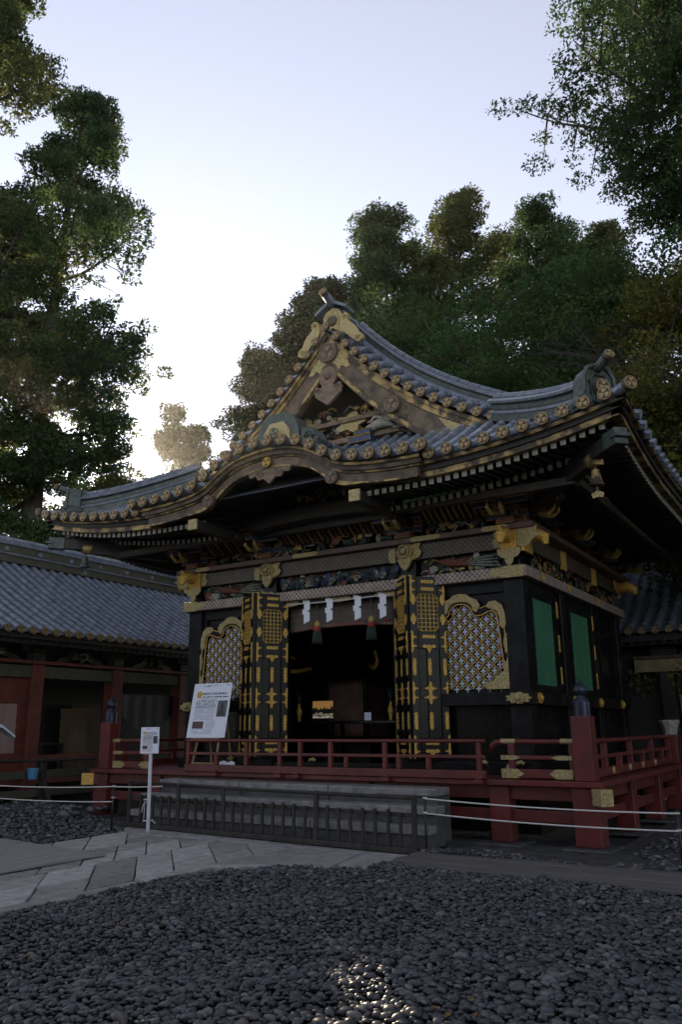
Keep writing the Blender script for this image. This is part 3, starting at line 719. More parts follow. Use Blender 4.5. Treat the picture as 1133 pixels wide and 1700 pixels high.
# purlins carrying the rafters, corner hip rafters with gilt noses
mb = MB()
for z, o_ in ((Z0-.44, 1.08), (Z0-.36, 1.95)):
    for bxs in ((-(A-o_), -1.6, YF+o_, YF+o_+.13), (1.6, A-o_, YF+o_, YF+o_+.13), (A-o_-.065, A-o_+.065, YF+o_+.14, YB-o_), (-(A-o_)-.065, -(A-o_)+.065, YF+o_+.14, YB-o_)):
        m = MB(); m.box(*bxs, z, z+.12); m.build('eave_purlin', 'soffit', hall)
def bell_at(sg):
    return Vector((sg*5.26, -1.50, 5.42))
for sg in (1, -1):
    m = MB(); c0 = Vector((sg*5.80, -2.02, Z0-.17)); c1 = Vector((sg*3.6, .2, Z0-.25)); m.bar(c0, c1, .16, .2)
    b0 = Vector((sg*5.28, -1.48, Z0-.26)); m.bar(b0, Vector((sg*3.6, .2, Z0-.42)), .16, .2)
    hr = m.build('corner_rafter', 'redrust' if False else 'dark', hall)
    d = (c0-c1).normalized(); m = MB(); m.bar(c0-d*.22, c0+d*.10, .20, .24); m.bar(c0+d*.0, c0+d*.16, .26, .06, upv=(0, 0, 1)); m.v = m.v
    m.build('rafter_cap', 'oxid', hr, bevel=.01)
    m = MB(); m.tube([b0-d*.05, b0+d*.12, b0+d*.16], [.115, .115, .10], 12); m.bar(b0+d*.16, b0+d*.165, .2, .2)
    m.build('rafter_nose', 'gboard', hr, smooth=True, autos=40)
    t = empty('wind_bell', ('gilded wind bell under the upswept roof corner above the green blinds' if sg > 0 else 'dark wind bell under the corner of the hall roof above the corridor'), 'wind bell', b0+d*.1+Vector((0, 0, -.36)), 0, 'wind bells under the roof corners')
    m = MB(); m.lathe([(.02, .2), (.06, .19), (.07, .1), (.085, 0.03), (.11, -.04), (.07, -.05)], n=12); m.tube([(0, 0, .2), (0, 0, .27)], .012, 6); m.build('bell', 'gboard' if sg > 0 else 'oxid', t, smooth=True, autos=40)
    m = MB(); m.tube([(0, 0, -.03), (0, 0, -.13)], .006, 5); m.prism([(0, .06), (.09, .02), (.07, -.05), (0, -.03), (-.07, -.05), (-.09, .02)], (0, .005, -.17), (1, 0, 0), (0, 0, 1), .012); m.build('wind_plate', 'paleg' if sg > 0 else 'oxid', t)
# ================================================================== walls of the hall
W2, DEP, ZD = 3.66, 6.2, .863
PX = [-3.49, -1.55, 1.55, 3.49]
mb = None
for x in PX:
    m = MB(); m.box(x-.17, x+.17, -.12, .20, ZD, 3.975); m.build('pillar', 'lacquer_worn', hall, bevel=.02)
for y in (2.05, 4.12, 6.1):
    for sg in (1, -1): m = MB(); m.box(sg*3.49-.17, sg*3.49+.17, y-.16, y+.16, ZD, 3.975); m.build('pillar', 'lacquer_worn', hall, bevel=.02)
m = MB()
m.box(-3.32, -1.72, .02, .08, ZD, 3.98); m.box(1.72, 3.32, .02, .08, ZD, 3.98)
for sg in (1, -1): m.box(sg*3.52-.03, sg*3.52+.03, .2, DEP, ZD, 3.98)
m.box(-3.49, 3.49, DEP, DEP+.1, ZD, 5.2)
m.box(-3.5, -1.2, .1, .16, 3.98, 5.3); m.box(-1.2, 1.2, .1, .16, 4.02, 5.3); m.box(1.2, 3.5, .1, .16, 3.98, 5.3)
for sg in (1, -1): m.box(sg*3.5-.03, sg*3.5+.03, .2, DEP, 3.99, 5.3)
m.build('wall_panel', 'lacquer', hall)
m = MB(); m.box(-3.48, 3.48, .12, DEP, .80, .875, 0); m.build('interior_floor', 'lacquer', hall)
m = MB(); m.box(-3.45, 3.45, .2, DEP-.05, 4.85, 4.9); m.build('ceiling', 'dark', hall)
# frame rails in the side bays
m = MB()
for sg in (1, -1):
    x0, x1 = sorted((sg*1.72, sg*3.32))
    m = MB(); m.box(x0, x1, -.04, .02, 3.78, 3.975); m.box(x0, x0+.08, -.04, .02, 2.14, 3.78); m.box(x1-.08, x1, -.04, .02, 2.14, 3.78)
    m.box(x0, x1, -.045, .02, 2.14, 2.19)
    m.build('bay_frame', 'lacquer_worn', hall, bevel=.01)
m = MB()
for sg in (1, -1):
    x0, x1 = sorted((sg*1.38, sg*3.74)); m.box(x0, x1, -.20, -.125, 1.93, 2.14)
    m.box(sg*3.70-.04, sg*3.70+.04, -.12, DEP, 1.93, 2.14)
    m.box(x0, x1, -.20, -.125, ZD, 1.06); m.box(sg*3.70-.04, sg*3.70+.04, -.12, DEP, ZD, 1.06)
m.box(-1.37, 1.37, -.16, .1, ZD, 1.0)
m.build('sill_beam', 'lacquer_worn', hall, bevel=.012)
m = MB()     # jambs of the doorway and its head
for sg in (1, -1): m.box(sg*1.29-.09, sg*1.29+.09, -.1, .14, 1.0, 3.975)
m.box(-1.2, 1.2, -.1, .12, 3.90, 3.975); m.build('door_frame', 'lacquer', hall, bevel=.01)
# lower white brocade beam, carved frieze, dark brocade head beam, cap strip
m = MB(); m.box(-3.78, 3.78, -.235, -.0, 3.98, 4.16); m.box(3.55, 3.78, 0, DEP+.1, 3.98, 4.16); m.box(-3.78, -3.55, 0, DEP+.1, 3.98, 4.16)
m.build('lower_beam', 'wbeam', hall, bevel=.01)
m = MB(); m.box(-3.72, 3.72, -.13, .08, 4.49, 4.775); m.box(3.52, 3.72, .08, DEP+.1, 4.49, 4.775); m.box(-3.72, -3.52, .08, DEP+.1, 4.49, 4.775)
m.build('head_beam', 'dbeam', hall, bevel=.01)
m = MB(); m.box(-3.95, 3.95, -.26, .08, 4.778, 4.88); m.box(3.5, 3.95, .08, DEP+.1, 4.778, 4.88); m.box(-3.95, -3.5, .08, DEP+.1, 4.778, 4.88)
m.build('cap_beam', 'strip', hall, bevel=.01)
# short struts between the beams over each pillar
for x in PX: m = MB(); m.box(x-.15, x+.15, -.10, .12, 4.16, 4.49); m.build('beam_strut', 'lacquer', hall)
for y in (2.05, 4.12): m = MB(); m.box(3.5, 3.69, y-.14, y+.14, 4.16, 4.49); m.build('beam_strut', 'lacquer', hall)
for (x0, x1) in ((-3.3, -1.75), (-1.35, 1.35), (1.75, 3.3)):
    m = MB(); m.box(x0, x1, .02, .10, 4.16, 4.49, 5)
    carve(x0, x1, 4.18, 4.47, .0, 120, .10, m, pal=(0, 0, 2, 2, 3, 5, 1) if x0 > -1.5 and x0 < 0 else (0, 0, 1, 3, 3, 4, 5), rs=int(x0*10))
    # long tail feathers of the birds
    if x0 != -1.35:
        dr = 1
        for k in range(9): m.tube([((x0+x1)/2+.1, -.10, 4.30), ((x0+x1)/2+.45, -.11, 4.24+.022*k), ((x0+x1)/2+.72, -.09, 4.20+.03*k)], [.012, .016, .006], 5, 3 if k % 2 else 0)
        m.tube([((x0+x1)/2-.35, -.1, 4.40), ((x0+x1)/2-.15, -.13, 4.36), ((x0+x1)/2+.2, -.1, 4.30)], [.03, .085, .03], 8, 1)
    else:
        for k in range(14):
            cx = x0+.15+k*.185; m.tube([(cx+.07*(1-t/10)*math.cos(t), -.1, 4.28+.07*(1-t/10)*math.sin(t)) for t in np.linspace(0, 8, 14)], .013, 5, 2 if k % 3 else 3)
    m.build('carved_frieze', CARV, hall, smooth=True, autos=40)
m = MB(); carve(.3, DEP-.2, 4.18, 4.47, 3.62, 90, .08, m, axis='y', pal=(0, 1, 4, 5, 5)); m.build('carved_frieze', CARV, hall, smooth=True, autos=40)
# upper frieze band under the brackets, with ribbed cove between bracket sets
BX = [-3.49, -1.55, 1.55, 3.49]
for (x0, x1) in ((-3.3, -1.8), (-1.3, 1.3), (1.8, 3.3)):
    m = MB(); carve(x0-.1, x1+.1, 4.90, 5.10, -.08, 130, .14, m, pal=(5, 5, 0, 1, 4, 3), rs=int(x0*17)+3); m.build('carved_frieze', CARV, hall, smooth=True, autos=40)
    m = MB(); n = int((x1-x0)/.115)
    for i in range(n+1):
        X = x0+(x1-x0)*i/n; m.tube([(X, -.16, 5.10), (X, -.26, 5.16), (X, -.42, 5.27), (X, -.52, 5.36)], [.024, .026, .024, .02], 6, 1 if x0 > 1 else (1 if i % 2 else 2))
    m.add([(x0, -.1, 5.06), (x1, -.1, 5.06), (x1, -.5, 5.42), (x0, -.5, 5.42)], [(0, 1, 2, 3)], 0)
    m.build('ribbed_cove', ['dark', 'cr_o', 'cr_r'], hall, smooth=True, autos=40)
m = MB(); carve(.3, DEP-.2, 4.90, 5.15, 3.6, 100, .14, m, axis='y', pal=(5, 5, 5, 0, 1, 2)); m.build('carved_frieze', CARV, hall, smooth=True, autos=40)
def bracket(m, M, s=1):
    def bk(x0, x1, y0, y1, z0, z1, mi=0):
        m.box(x0, x1, y0, y1, z0, z1, mi, M)
        q = [M @ Vector(p) for p in ((x0, y0-.004, z0), (x1, y0-.004, z0), (x1, y0-.004, z1), (x0, y0-.004, z1))]; m.tube(q+[q[0]], .008, 4, 2, cap=False)
    bk(-.15, .15, -.2, .1, 0, .10, 1)
    bk(-.36, .36, -.11, .0, .10, .19, 0); bk(-.06, .06, -.42, 0, .10, .19, 0)
    for dx in (-.30, 0, .30): bk(dx-.085, dx+.085, -.16, .03, .19, .27, 1)
    bk(-.085, .085, -.47, -.3, .19, .27, 1)
    bk(-.48, .48, -.44, -.33, .27, .36, 0); bk(-.06, .06, -.72, 0, .27, .36, 0)
    for dx in (-.4, -.13, .13, .4): bk(dx-.08, dx+.08, -.48, -.3, .36, .43, 1)
    bk(-.08, .08, -.8, -.62, .36, .43, 1)
    for q in (1, -1): m.tube([M @ Vector(p) for p in ((q*.04, -.4, .13), (q*.10, -.58, .10), (q*.12, -.68, .18), (q*.1, -.7, .26))], [.04, .04, .035, .012], 6, 2)
for x in BX:
    m = MB(); bracket(m, Matrix.Translation((x, -.1, 4.885))); m.build('bracket_set', ['cr_b', 'cr_r', 'cr_o'], hall)
for y in (0, 2.05, 4.12, 6.1):
    m = MB(); bracket(m, Matrix.Translation((3.6, y, 4.885)) @ Matrix.Rotation(PI/2, 4, 'Z')); m.build('bracket_set', ['dark', 'cr_r', 'cr_o'], hall)
# ------------------------------------------------------------------ gilt fittings
def scallop(w, h, lobes=7, dep=.12, pw=2.6):
    out = []
    for t in np.linspace(0, 2*PI, 60, endpoint=False):
        k = 1+dep*math.cos(lobes*t); c, s_ = math.cos(t), math.sin(t)
        out.append((w/2*k*math.copysign(abs(c)**(2/pw), c), h/2*k*math.copysign(abs(s_)**(2/pw), s_)))
    return out
def strip_poly(w, h):     # upright strap with trefoil ends
    a = w/2; b = h/2
    q = [(a, -b*.72), (a*.86, -b*.5), (a, -b*.25), (a*.86, 0), (a, b*.25), (a*.86, b*.5), (a, b*.72), (a*.75, b*.78), (a*1.05, b*.85), (a*.55, b*.93), (a*.3, b*.92), (0, b)]
    r = q+[(-x, y) for x, y in q[::-1][1:]]
    low = [(-a*.75, -b*.78), (-a*1.05, -b*.85), (-a*.55, -b*.93), (0, -b), (a*.55, -b*.93), (a*1.05, -b*.85), (a*.75, -b*.78)]
    return r+low
def cross_poly(w, h):     # lobed cross
    o = []
    for k in range(4):
        t = k*PI/2; L = (w/2, h/2)[k % 2]; ww = .28*min(w, h)
        for a, b in ((.24, -.5), (.55, -.75), (.66, -.35), (.84, -.62), (.9, -.2), (1, 0), (.9, .2), (.84, .62), (.66, .35), (.55, .75), (.24, .5)):
            x = a*L; y = b*ww*.75; o.append((x*math.cos(t)-y*math.sin(t), x*math.sin(t)+y*math.cos(t)))
    return o
def half_poly(w, h):      # one side of the cross, flat edge at x=0, lobes to +x
    b = h/2; return [(0, -b), (w*.30, -b*.92), (w*.34, -b*.72), (w*.42, -b*.62), (w*.75, -b*.60), (w*.72, -b*.50), (w, -b*.42), (w*.72, -b*.34), (w*.75, -b*.22), (w*.40, -b*.2), (w*.32, 0),
        (w*.40, b*.2), (w*.75, b*.22), (w*.72, b*.34), (w, b*.42), (w*.72, b*.50), (w*.75, b*.60), (w*.42, b*.62), (w*.34, b*.72), (w*.30, b*.92), (0, b)]
FIT = {}
def fitmesh(key, poly, t=.014, m='gold'):
    if key not in FIT:
        mb = MB(); mb.prism(poly, (0, -.0, 0), (1, 0, 0), (0, 0, 1), -t)
        # prism extrudes to -w = +Y; shift so that the back lies at y=0
        ys = [v[1] for v in mb.v]; y1 = max(ys); mb.v = [(x, y-y1, z) for x, y, z in mb.v]
        xs_ = [p[0] for p in poly]; zs_ = [p[1] for p in poly]
        if max(xs_)-min(xs_) > .12 and max(zs_)-min(zs_) > .1:
            cx = (max(xs_)+min(xs_))/2 if min(xs_) < -.001 else max(xs_)*.18
            mb.blob((cx, -t-.001, 0), (.028, .014, .028), 0, 8, 4)
        FIT[key] = [mb, m, None]
    return FIT[key]
def fit(parent, key, loc, rz=0, flip=False, name='gilt_fitting', ry=0):
    f = FIT[key]
    if f[2] is None:
        o = f[0].build(name, f[1], parent); f[2] = o
        md = o.modifiers.new('bevel', 'BEVEL'); md.width = .004; md.segments = 1
    else: o = inst(f[2], name, parent)
    o.location = loc; o.rotation_euler = (0, ry, rz); o.scale = (-1 if flip else 1, 1, 1)
    return o
def bead(L, H, n):
    u = [(-L/2+L*k/40, H*(.62+.38*abs(math.sin(PI*n*k/40)))*min(1, (1-abs(k/20-1))*5+.05)) for k in range(41)]
    return u+[(x, -y) for x, y in u[::-1]]
def prof(z, H, fl, wb, wf):
    w = wb*(.75+.25*abs(math.sin(z*60)))*min(1, (1-abs(z)/(H/2))*6+.04)
    for zc in fl:
        q = abs(z-zc); w = max(w, wf*max(0, 1-q/.040)**1.1, wf*.66*(1 if q < .030 else 0)*(1-q/.06))
    return w
zz = [-.19+.38*k/76 for k in range(77)]
dcross = [(prof(z, .38, (-.075, .075), .032, .128), z) for z in zz]; dcross = dcross+[(-x, z) for x, z in dcross[::-1]]
dhalf = [(prof(z, .38, (-.075, .075), .040, .118), z) for z in zz]; dhalf = [(0, -.19)]+dhalf+[(0, .19)]
tee_ = [(a, b) for a, b in bead(.25, .028, 3)]
tee_ = [(x, y if y > 0 else y-(.085*max(0, 1-abs(x)/.05) if abs(x) < .05 else 0)) for x, y in tee_]
fitmesh('strip', [(y, x) for x, y in bead(.30, .036, 5)][::-1]); fitmesh('hbar', bead(.25, .032, 4)[::-1]); fitmesh('cross', dcross); fitmesh('half', dhalf); fitmesh('corner', dhalf); fitmesh('tee', tee_[::-1])
fitmesh('quat', scallop(.09, .17, 4, .12)); fitmesh('rose', scallop(.20, .15, 8, .1, 2.2), .03, 'paleg'); fitmesh('wide', scallop(.62, .15, 8, .10, 2.2), .02, 'paleg')
LH, LW = 3.0, .66
def door_leaf(hinge, ang, label=None, grain=1):
    o = MB(); w = LW; h = LH
    st = .14
    o.box(0, st, -.03, .03, 0, h); o.box(w-st, w, -.03, .03, 0, h)
    rails = [(0, .30), (.94, 1.13), (1.76, 2.05), (2.70, h)]
    for z0, z1 in rails: o.box(st, w-st, -.03, .03, z0, z1)
    o.box(st, w-st, -.008, .008, .30, 2.05)
    o.box(w/2-.045, w/2+.045, -.026, .026, .30, .94); o.box(w/2-.045, w/2+.045, -.026, .026, 1.13, 1.76)
    ob = o.build('door_leaf', 'lacquer', hall, bevel=.008)
    ob.location = (hinge[0], hinge[1], 1.12); ob.rotation_euler = (0, 0, ang)
    if label: ob['label'] = label
    for side in (1, -1):
        ys = -.0305*side; rz = 0 if side == 1 else PI
        def F(k, x, z, flip=False): fit(ob, k, (x, ys, z), rz, flip)
        l, r_ = (0.012, w-.012)
        fl = side == 1
        for z in (h-.09, h-.22): F('hbar', w/2, z)
        for z in (h-.16,): F('corner', l, z, not fl); F('corner', r_, z, fl)
        for z in (2.60, 2.26): F('quat', l+.05, z); F('quat', r_-.05, z)
        F('hbar', w/2, 1.965); F('tee', w/2, 1.80); F('corner', l, 1.88, not fl); F('corner', r_, 1.88, fl)
        for z in (1.46, .58): F('strip', w/2, z+.0); F('strip', l+.045, z); F('strip', r_-.045, z)
        F('cross', w/2, 1.03); F('half', l, 1.03, not fl); F('half', r_, 1.03, fl)
        F('hbar', w/2, .225); F('tee', w/2, .10); F('corner', l, .17, not fl); F('corner', r_, .17, fl)
    g = MB(); gx0, gx1, gz0, gz1 = st, w-st, 2.06, 2.70; c = .06; o2 = MB(); o2.box(st, w-st, -.006, .006, 2.05, 2.70); o2.build('grille_back', 'lacquer', ob)
    octo = [(gx0+c, gz0), (gx1-c, gz0), (gx1, gz0+c), (gx1, gz1-c), (gx1-c, gz1), (gx0+c, gz1), (gx0, gz1-c), (gx0, gz0+c)]
    g.tube([(a, -.02, b) for a, b in octo]+[(octo[0][0], -.02, octo[0][1])], .013, 4, 0, cap=False)
    for i in range(1, 5): X = gx0+(gx1-gx0)*i/5; g.box(X-.007, X+.007, -.025, -.007, gz0, gz1); g.box(X-.007, X+.007, .007, .025, gz0, gz1)
    for i in range(1, 9): Z = gz0+(gz1-gz0)*i/9; g.box(gx0, gx1, -.023, -.007, Z-.006, Z+.006); g.box(gx0, gx1, .007, .023, Z-.006, Z+.006)
    g.build('grille', 'gold', ob)
    return ob
fold = [((1.28, -.11), (1.76, -.55)), ((1.78, -.57), (2.22, -.09))]
foldl = [((-1.49, -.62), (-1.15, -.09)), ((-2.06, -.29), (-1.52, -.63))]
for sg in (1, -1):
    for (p, q) in (fold if sg == 1 else foldl):
        a = p; b = q
        door_leaf(a, math.atan2(b[1]-a[1], b[0]-a[0]))
# ------------------------------------------------------------------ flower-lattice windows
def inside(poly, x, y):
    c = False; n = len(poly)
    for i in range(n):
        x1, y1 = poly[i]; x2, y2 = poly[(i+1) % n]
        if (y1 > y) != (y2 > y) and x < (x2-x1)*(y-y1)/(y2-y1)+x1: c = not c
    return c
half = [(.74, 0), (.735, .25), (.70, .7), (.665, 1.10), (.64, 1.22), (.58, 1.27), (.48, 1.25), (.38, 1.20), (.27, 1.20), (.22, 1.24), (.20, 1.32), (.15, 1.38), (.08, 1.41), (0, 1.42)]
kato = half+[(-a, b) for a, b in half[::-1][1:]]
halfo = [(.83, -.0), (.825, .25), (.79, .7), (.755, 1.12), (.72, 1.30), (.62, 1.38), (.48, 1.36), (.36, 1.32), (.30, 1.34), (.27, 1.42), (.20, 1.50), (.10, 1.54), (0, 1.55)]
kato_o = halfo+[(-a, b) for a, b in halfo[::-1][1:]]
def kato_window(cx):
    z0 = 2.205; yw = -.045
    m = MB()
    P = [(cx+a, yw, z0+b) for a, b in kato_o]+[(cx+a, yw, z0+b) for a, b in kato]
    # frame as matched strip: resample both outlines
    def rs(poly, n=60):
        L = [0]; 
        for p, q in zip(poly, poly[1:]): L.append(L[-1]+math.hypot(q[0]-p[0], q[1]-p[1]))
        return [(float(np.interp(t, L, [p[0] for p in poly])), float(np.interp(t, L, [p[1] for p in poly]))) for t in np.linspace(0, L[-1], n)]
    o_, i_ = rs(kato_o), rs(kato); n = len(o_); P = []
    for (a, b), (c, d) in zip(o_, i_): P += [(cx+a, yw-.05, z0+b), (cx+c, yw-.05, z0+d), (cx+c, yw+.04, z0+d), (cx+a, yw+.04, z0+b)]
    F = []
    for i in range(n-1):
        for k in range(4): F.append((i*4+k, i*4+(k+1) % 4, i*4+4+(k+1) % 4, i*4+4+k))
    m.add(P, F, 0)
    for pl in (o_, i_): m.tube([(cx+a, yw-.055, z0+b) for a, b in pl], .011, 5, 1)
    win = m.build('window', ['lacquer', 'gold'], hall)
    m = MB()
    m.prism([(a*.995, b*.995) for a, b in kato], (cx, yw+.03, z0), (1, 0, 0), (0, 0, 1), -.02, 0)
    s = .098; T = .19
    for k in range(-8, 9):
        run = []
        for z in np.arange(0, 1.45, T/8):
            x = k*s+(1 if k % 2 else -1)*s*.40*math.cos(2*PI*z/T); 
            if inside(kato, x, z): run.append((cx+x, yw-.01, z0+z))
            else:
                if len(run) > 2: m.tube(run, .0105, 5, 1)
                run = []
        if len(run) > 2: m.tube(run, .0105, 5, 1)
    for k in range(-8, 8):
        for j in range(0, 16):
            xc = (k+.5)*s; zc = (j+.5*((k) % 2))*T*1.0
            # widest gap of two neighbouring waves
            zc = j*T+(T/2 if k % 2 else 0)
            if not inside(kato, xc, zc): continue
            col = 2 if (2*j+(k % 2)) % 2 == 0 else 3
            for q in range(4):
                t = q*PI/2; c, s_ = math.cos(t), math.sin(t)
                pet = [(0.004, 0), (.02, .025), (.046, .021), (.062, 0), (.046, -.021), (.02, -.025)]
                m.prism([(a*c*(.86 if q % 2 == 0 else 1)-b*s_, a*s_*1.15+b*c) for a, b in pet], (cx+xc, yw+.005, z0+zc), (1, 0, 0), (0, 0, 1), .014, col)
                m.prism([(a*c-b*s_, a*s_*1.1+b*c) for a, b in ((.002, .007), (.050, .005), (.050, -.005), (.002, -.007))], (cx+xc, yw-.006, z0+zc), (1, 0, 0), (0, 0, 1), .008, 4)
    m.build('lattice', ['lacquer', 'gold', 'fblue', 'fgreen', 'fwhite'], win)
    # cloud-shaped gilt plates at the crown, shoulders and foot corners
    m = MB(); cr = [(-.30, 1.26), (-.36, 1.38), (-.30, 1.48), (-.20, 1.52), (-.12, 1.58), (0, 1.60), (.12, 1.58), (.20, 1.52), (.30, 1.48), (.36, 1.38), (.30, 1.26), (.24, 1.28), (.21, 1.38), (.13, 1.44), (0, 1.455), (-.13, 1.44), (-.21, 1.38), (-.24, 1.28)]
    m.prism(cr, (cx, yw-.07, z0), (1, 0, 0), (0, 0, 1), .04); m.build('crown_plate', 'paleg', win, bevel=.008)
    for q in (1, -1):
        m = MB(); sh = [(.46, 1.34), (.52, 1.42), (.64, 1.43), (.75, 1.35), (.80, 1.20), (.81, 1.02), (.77, .94), (.70, 1.0), (.695, 1.14), (.66, 1.25), (.56, 1.29)]
        m.prism([(q*a, b) for a, b in sh], (cx, yw-.07, z0), (1, 0, 0), (0, 0, 1), .04); m.build('shoulder_plate', 'paleg', win, bevel=.008)
        m = MB(); ft = [(.86, -.02), (.86, .46), (.80, .50), (.765, .40), (.73, .46), (.70, .34), (.73, .28), (.66, .22), (.58, .20), (.56, .13), (.42, .10), (.38, .04), (.42, -.02)]
        m.prism([(q*a, b) for a, b in ft], (cx, yw-.07, z0), (1, 0, 0), (0, 0, 1), .04); m.build('foot_plate', 'paleg', win, bevel=.008)
        m = MB(); m.prism(scallop(.10, .34, 6, .1), (cx+q*.80, yw-.07, z0+.72), (1, 0, 0), (0, 0, 1), .03); m.build('side_plate', 'paleg', win, bevel=.006)
kato_window(2.52); kato_window(-2.52)
# ------------------------------------------------------------------ gilt work on the beams and pillars
def plate(name, poly, o, mtl, t=.03, u=(1, 0, 0), bevel=.008):
    m = MB(); m.prism(poly, o, u, (0, 0, 1), t); return m.build(name, mtl, hall, bevel=bevel)
for x in PX:
    cor = abs(x) > 3; sg = 1 if x > 0 else -1
    if cor:
        m = MB(); m.box(x-.15, x+.15, -.20, -.14, 4.40, 4.80, 0)
        for i in (-.12, -.04, .04, .12): m.box(x+i-.015, x+i+.015, -.215, -.2, 4.40, 4.80, 0)
        m.build('gilt_sleeve', 'gold', hall, bevel=.006)
        m = MB(); xx0 = x+sg*.24; m.box(xx0-.03, xx0+.03, -.20, .22, 4.40, 4.80) ; m.build('gilt_sleeve', 'gold', hall)
        plate('pendant_plate', [(-.20, .05), (.20, .05), (.20, -.04), (.15, -.10), (.08, -.12), (.06, -.20), (0, -.26), (-.06, -.20), (-.08, -.12), (-.15, -.10), (-.20, -.04)], (x, -.225, 4.42), 'paleg', .02)
        m = MB()      # carved beast nose reaching forward from the head beam
        m.tube([(x-.02, -.15, 4.66), (x-.02, -.38, 4.70), (x-.02, -.52, 4.62), (x-.02, -.54, 4.50)], [.12, .12, .10, .04], 10); m.tube([(x-.02, -.46, 4.68), (x-.02, -.58, 4.78)], [.07, .03], 8)
        m.build('beam_nose', 'gold', hall, smooth=True, autos=40)
        m = MB(); m.tube([(x+sg*.15, .0, 4.66), (x+sg*.42, 0, 4.70), (x+sg*.56, 0, 4.62), (x+sg*.58, 0, 4.5)], [.12, .12, .10, .04], 10); m.build('beam_nose', 'gold', hall, smooth=True, autos=40)
        w_ = .45
        plate('wing_plate', [(sg*.15, .18), (sg*.52, .18), (sg*.48, .10), (sg*.52, .0), (sg*.40, -.06), (sg*.36, -.14), (sg*.25, -.16), (sg*.15, -.12)][::sg], (x, -.215, 4.62), 'paleg', .02)
        plate('wing_plate', [(-sg*.16, .15), (-sg*.30, .13), (-sg*.26, .04), (-sg*.32, -.04), (-sg*.26, -.13), (-sg*.16, -.15)][::-sg], (x, -.15, 4.64), 'paleg', .02)
        plate('corner_plate', [(-.38, 0), (-.30, .07), (-.18, .06), (-.12, .10), (.24, .10), (.24, -.10), (-.12, -.10), (-.18, -.06), (-.30, -.07)] if sg > 0 else [(.38, 0), (.30, -.07), (.18, -.06), (.12, -.10), (-.24, -.10), (-.24, .10), (.12, .10), (.18, .06), (.30, .07)], (x, -.245, 4.07), 'paleg', .015)
    else:
        m = MB(); m.box(x+.06-.08, x+.06+.08, -.16, -.135, 4.49, 4.775); m.build('gilt_sleeve', 'gold', hall, bevel=.005)
        m = MB(); m.prism(scallop(.30, .40, 6, .12, 2.0), (x-.03, -.20, 4.63), (1, 0, 0), (0, 0, 1), .09); m.prism([(-.15, -.1), (.15, -.1), (.08, -.25), (0, -.32), (-.08, -.25)], (x-.03, -.19, 4.62), (1, 0, 0), (0, 0, 1), .06)
        m.tube([(x-.03+.10*math.cos(t), -.235, 4.65+.11*math.sin(t)) for t in np.linspace(0, 2*PI, 16)], .02, 6); m.blob((x-.03, -.24, 4.65), (.06, .04, .06), 0, 8, 6)
        m.build('gilt_mask', 'paleg', hall, bevel=.006)
        plate('wing_plate', [(.15, .16), (.30, .14), (.26, .05), (.32, -.03), (.26, -.12), (.15, -.15)][::-1], (x, -.165, 4.64), 'paleg', -.02)
        plate('wing_plate', [(-.22, .12), (-.34, .10), (-.38, .0), (-.34, -.14), (-.22, -.16)], (x, -.165, 4.62), 'paleg', .02)
        plate('corner_plate', scallop(.46, .22, 7, .14, 2.0), (x, -.255, 4.09), 'paleg', .03)
for (x, w) in ((-2.45, 0), (.05, 0), (1.98, .62), (-.6, .62), (3.28, .5), (-3.2, .4)):
    if w: plate('beam_plate', [(-w/2, -.0), (-w/2+.06, .045), (w/2-.06, .045), (w/2, 0), (w/2-.06, -.045), (-w/2+.06, -.045)][::-1], (x, -.262, 4.83), 'paleg', -.012)
for x in (-1.08, .08, 1.1): plate('lintel_plate', [(-.28, .0), (-.2, .04), (.2, .04), (.28, 0), (.2, -.045), (0, -.06), (-.2, -.045)][::-1], (x, -.102, 3.935), 'paleg', -.02)
for x in (-3.52, 3.50): 
    m = MB(); m.prism(scallop(.40, .17, 9, .13, 2.0), (x, -.225, 2.035), (1, 0, 0), (0, 0, 1), .03); m.prism(scallop(.2, .17, 8, .08, 2), (x, -.25, 2.035), (1, 0, 0), (0, 0, 1), .03); m.blob((x, -.28, 2.035), (.05, .03, .05), 0, 8, 6); m.build('nail_cover', 'paleg', hall, bevel=.006)
for y in (.1, 2.05, 3.75, 5.5):
    m = MB(); m.prism(scallop(.2, .17, 6, .1, 2), (3.765, y, 2.035), (0, 1, 0), (0, 0, 1), .03); m.blob((3.78, y, 2.035), (.03, .05, .05), 0, 8, 6); m.build('nail_cover', 'gold', hall)
for y in (.55, 2.05, 4.0): plate('corner_plate', scallop(.2, .14, 4, .2, 2), (3.80, y, 4.07), 'gold', .02, u=(0, 1, 0))
for y in (2.05, 4.12):
    m = MB(); m.box(3.70, 3.745, y-.14, y+.14, 4.42, 4.80); m.build('gilt_sleeve', 'gold', hall)
m = MB(); m.tube([(3.70, 6.1, 4.62), (3.95, 6.1, 4.66), (4.1, 6.1, 4.56), (4.12, 6.1, 4.46)], [.13, .13, .11, .04], 10); m.build('beam_nose', 'gold', hall, smooth=True)
plate('wing_plate', [(-.35, .15), (.2, .15), (.2, -.1), (.05, -.22), (-.1, -.1), (-.35, -.05)], (3.76, 6.05, 4.62), 'gold', .02, u=(0, 1, 0))
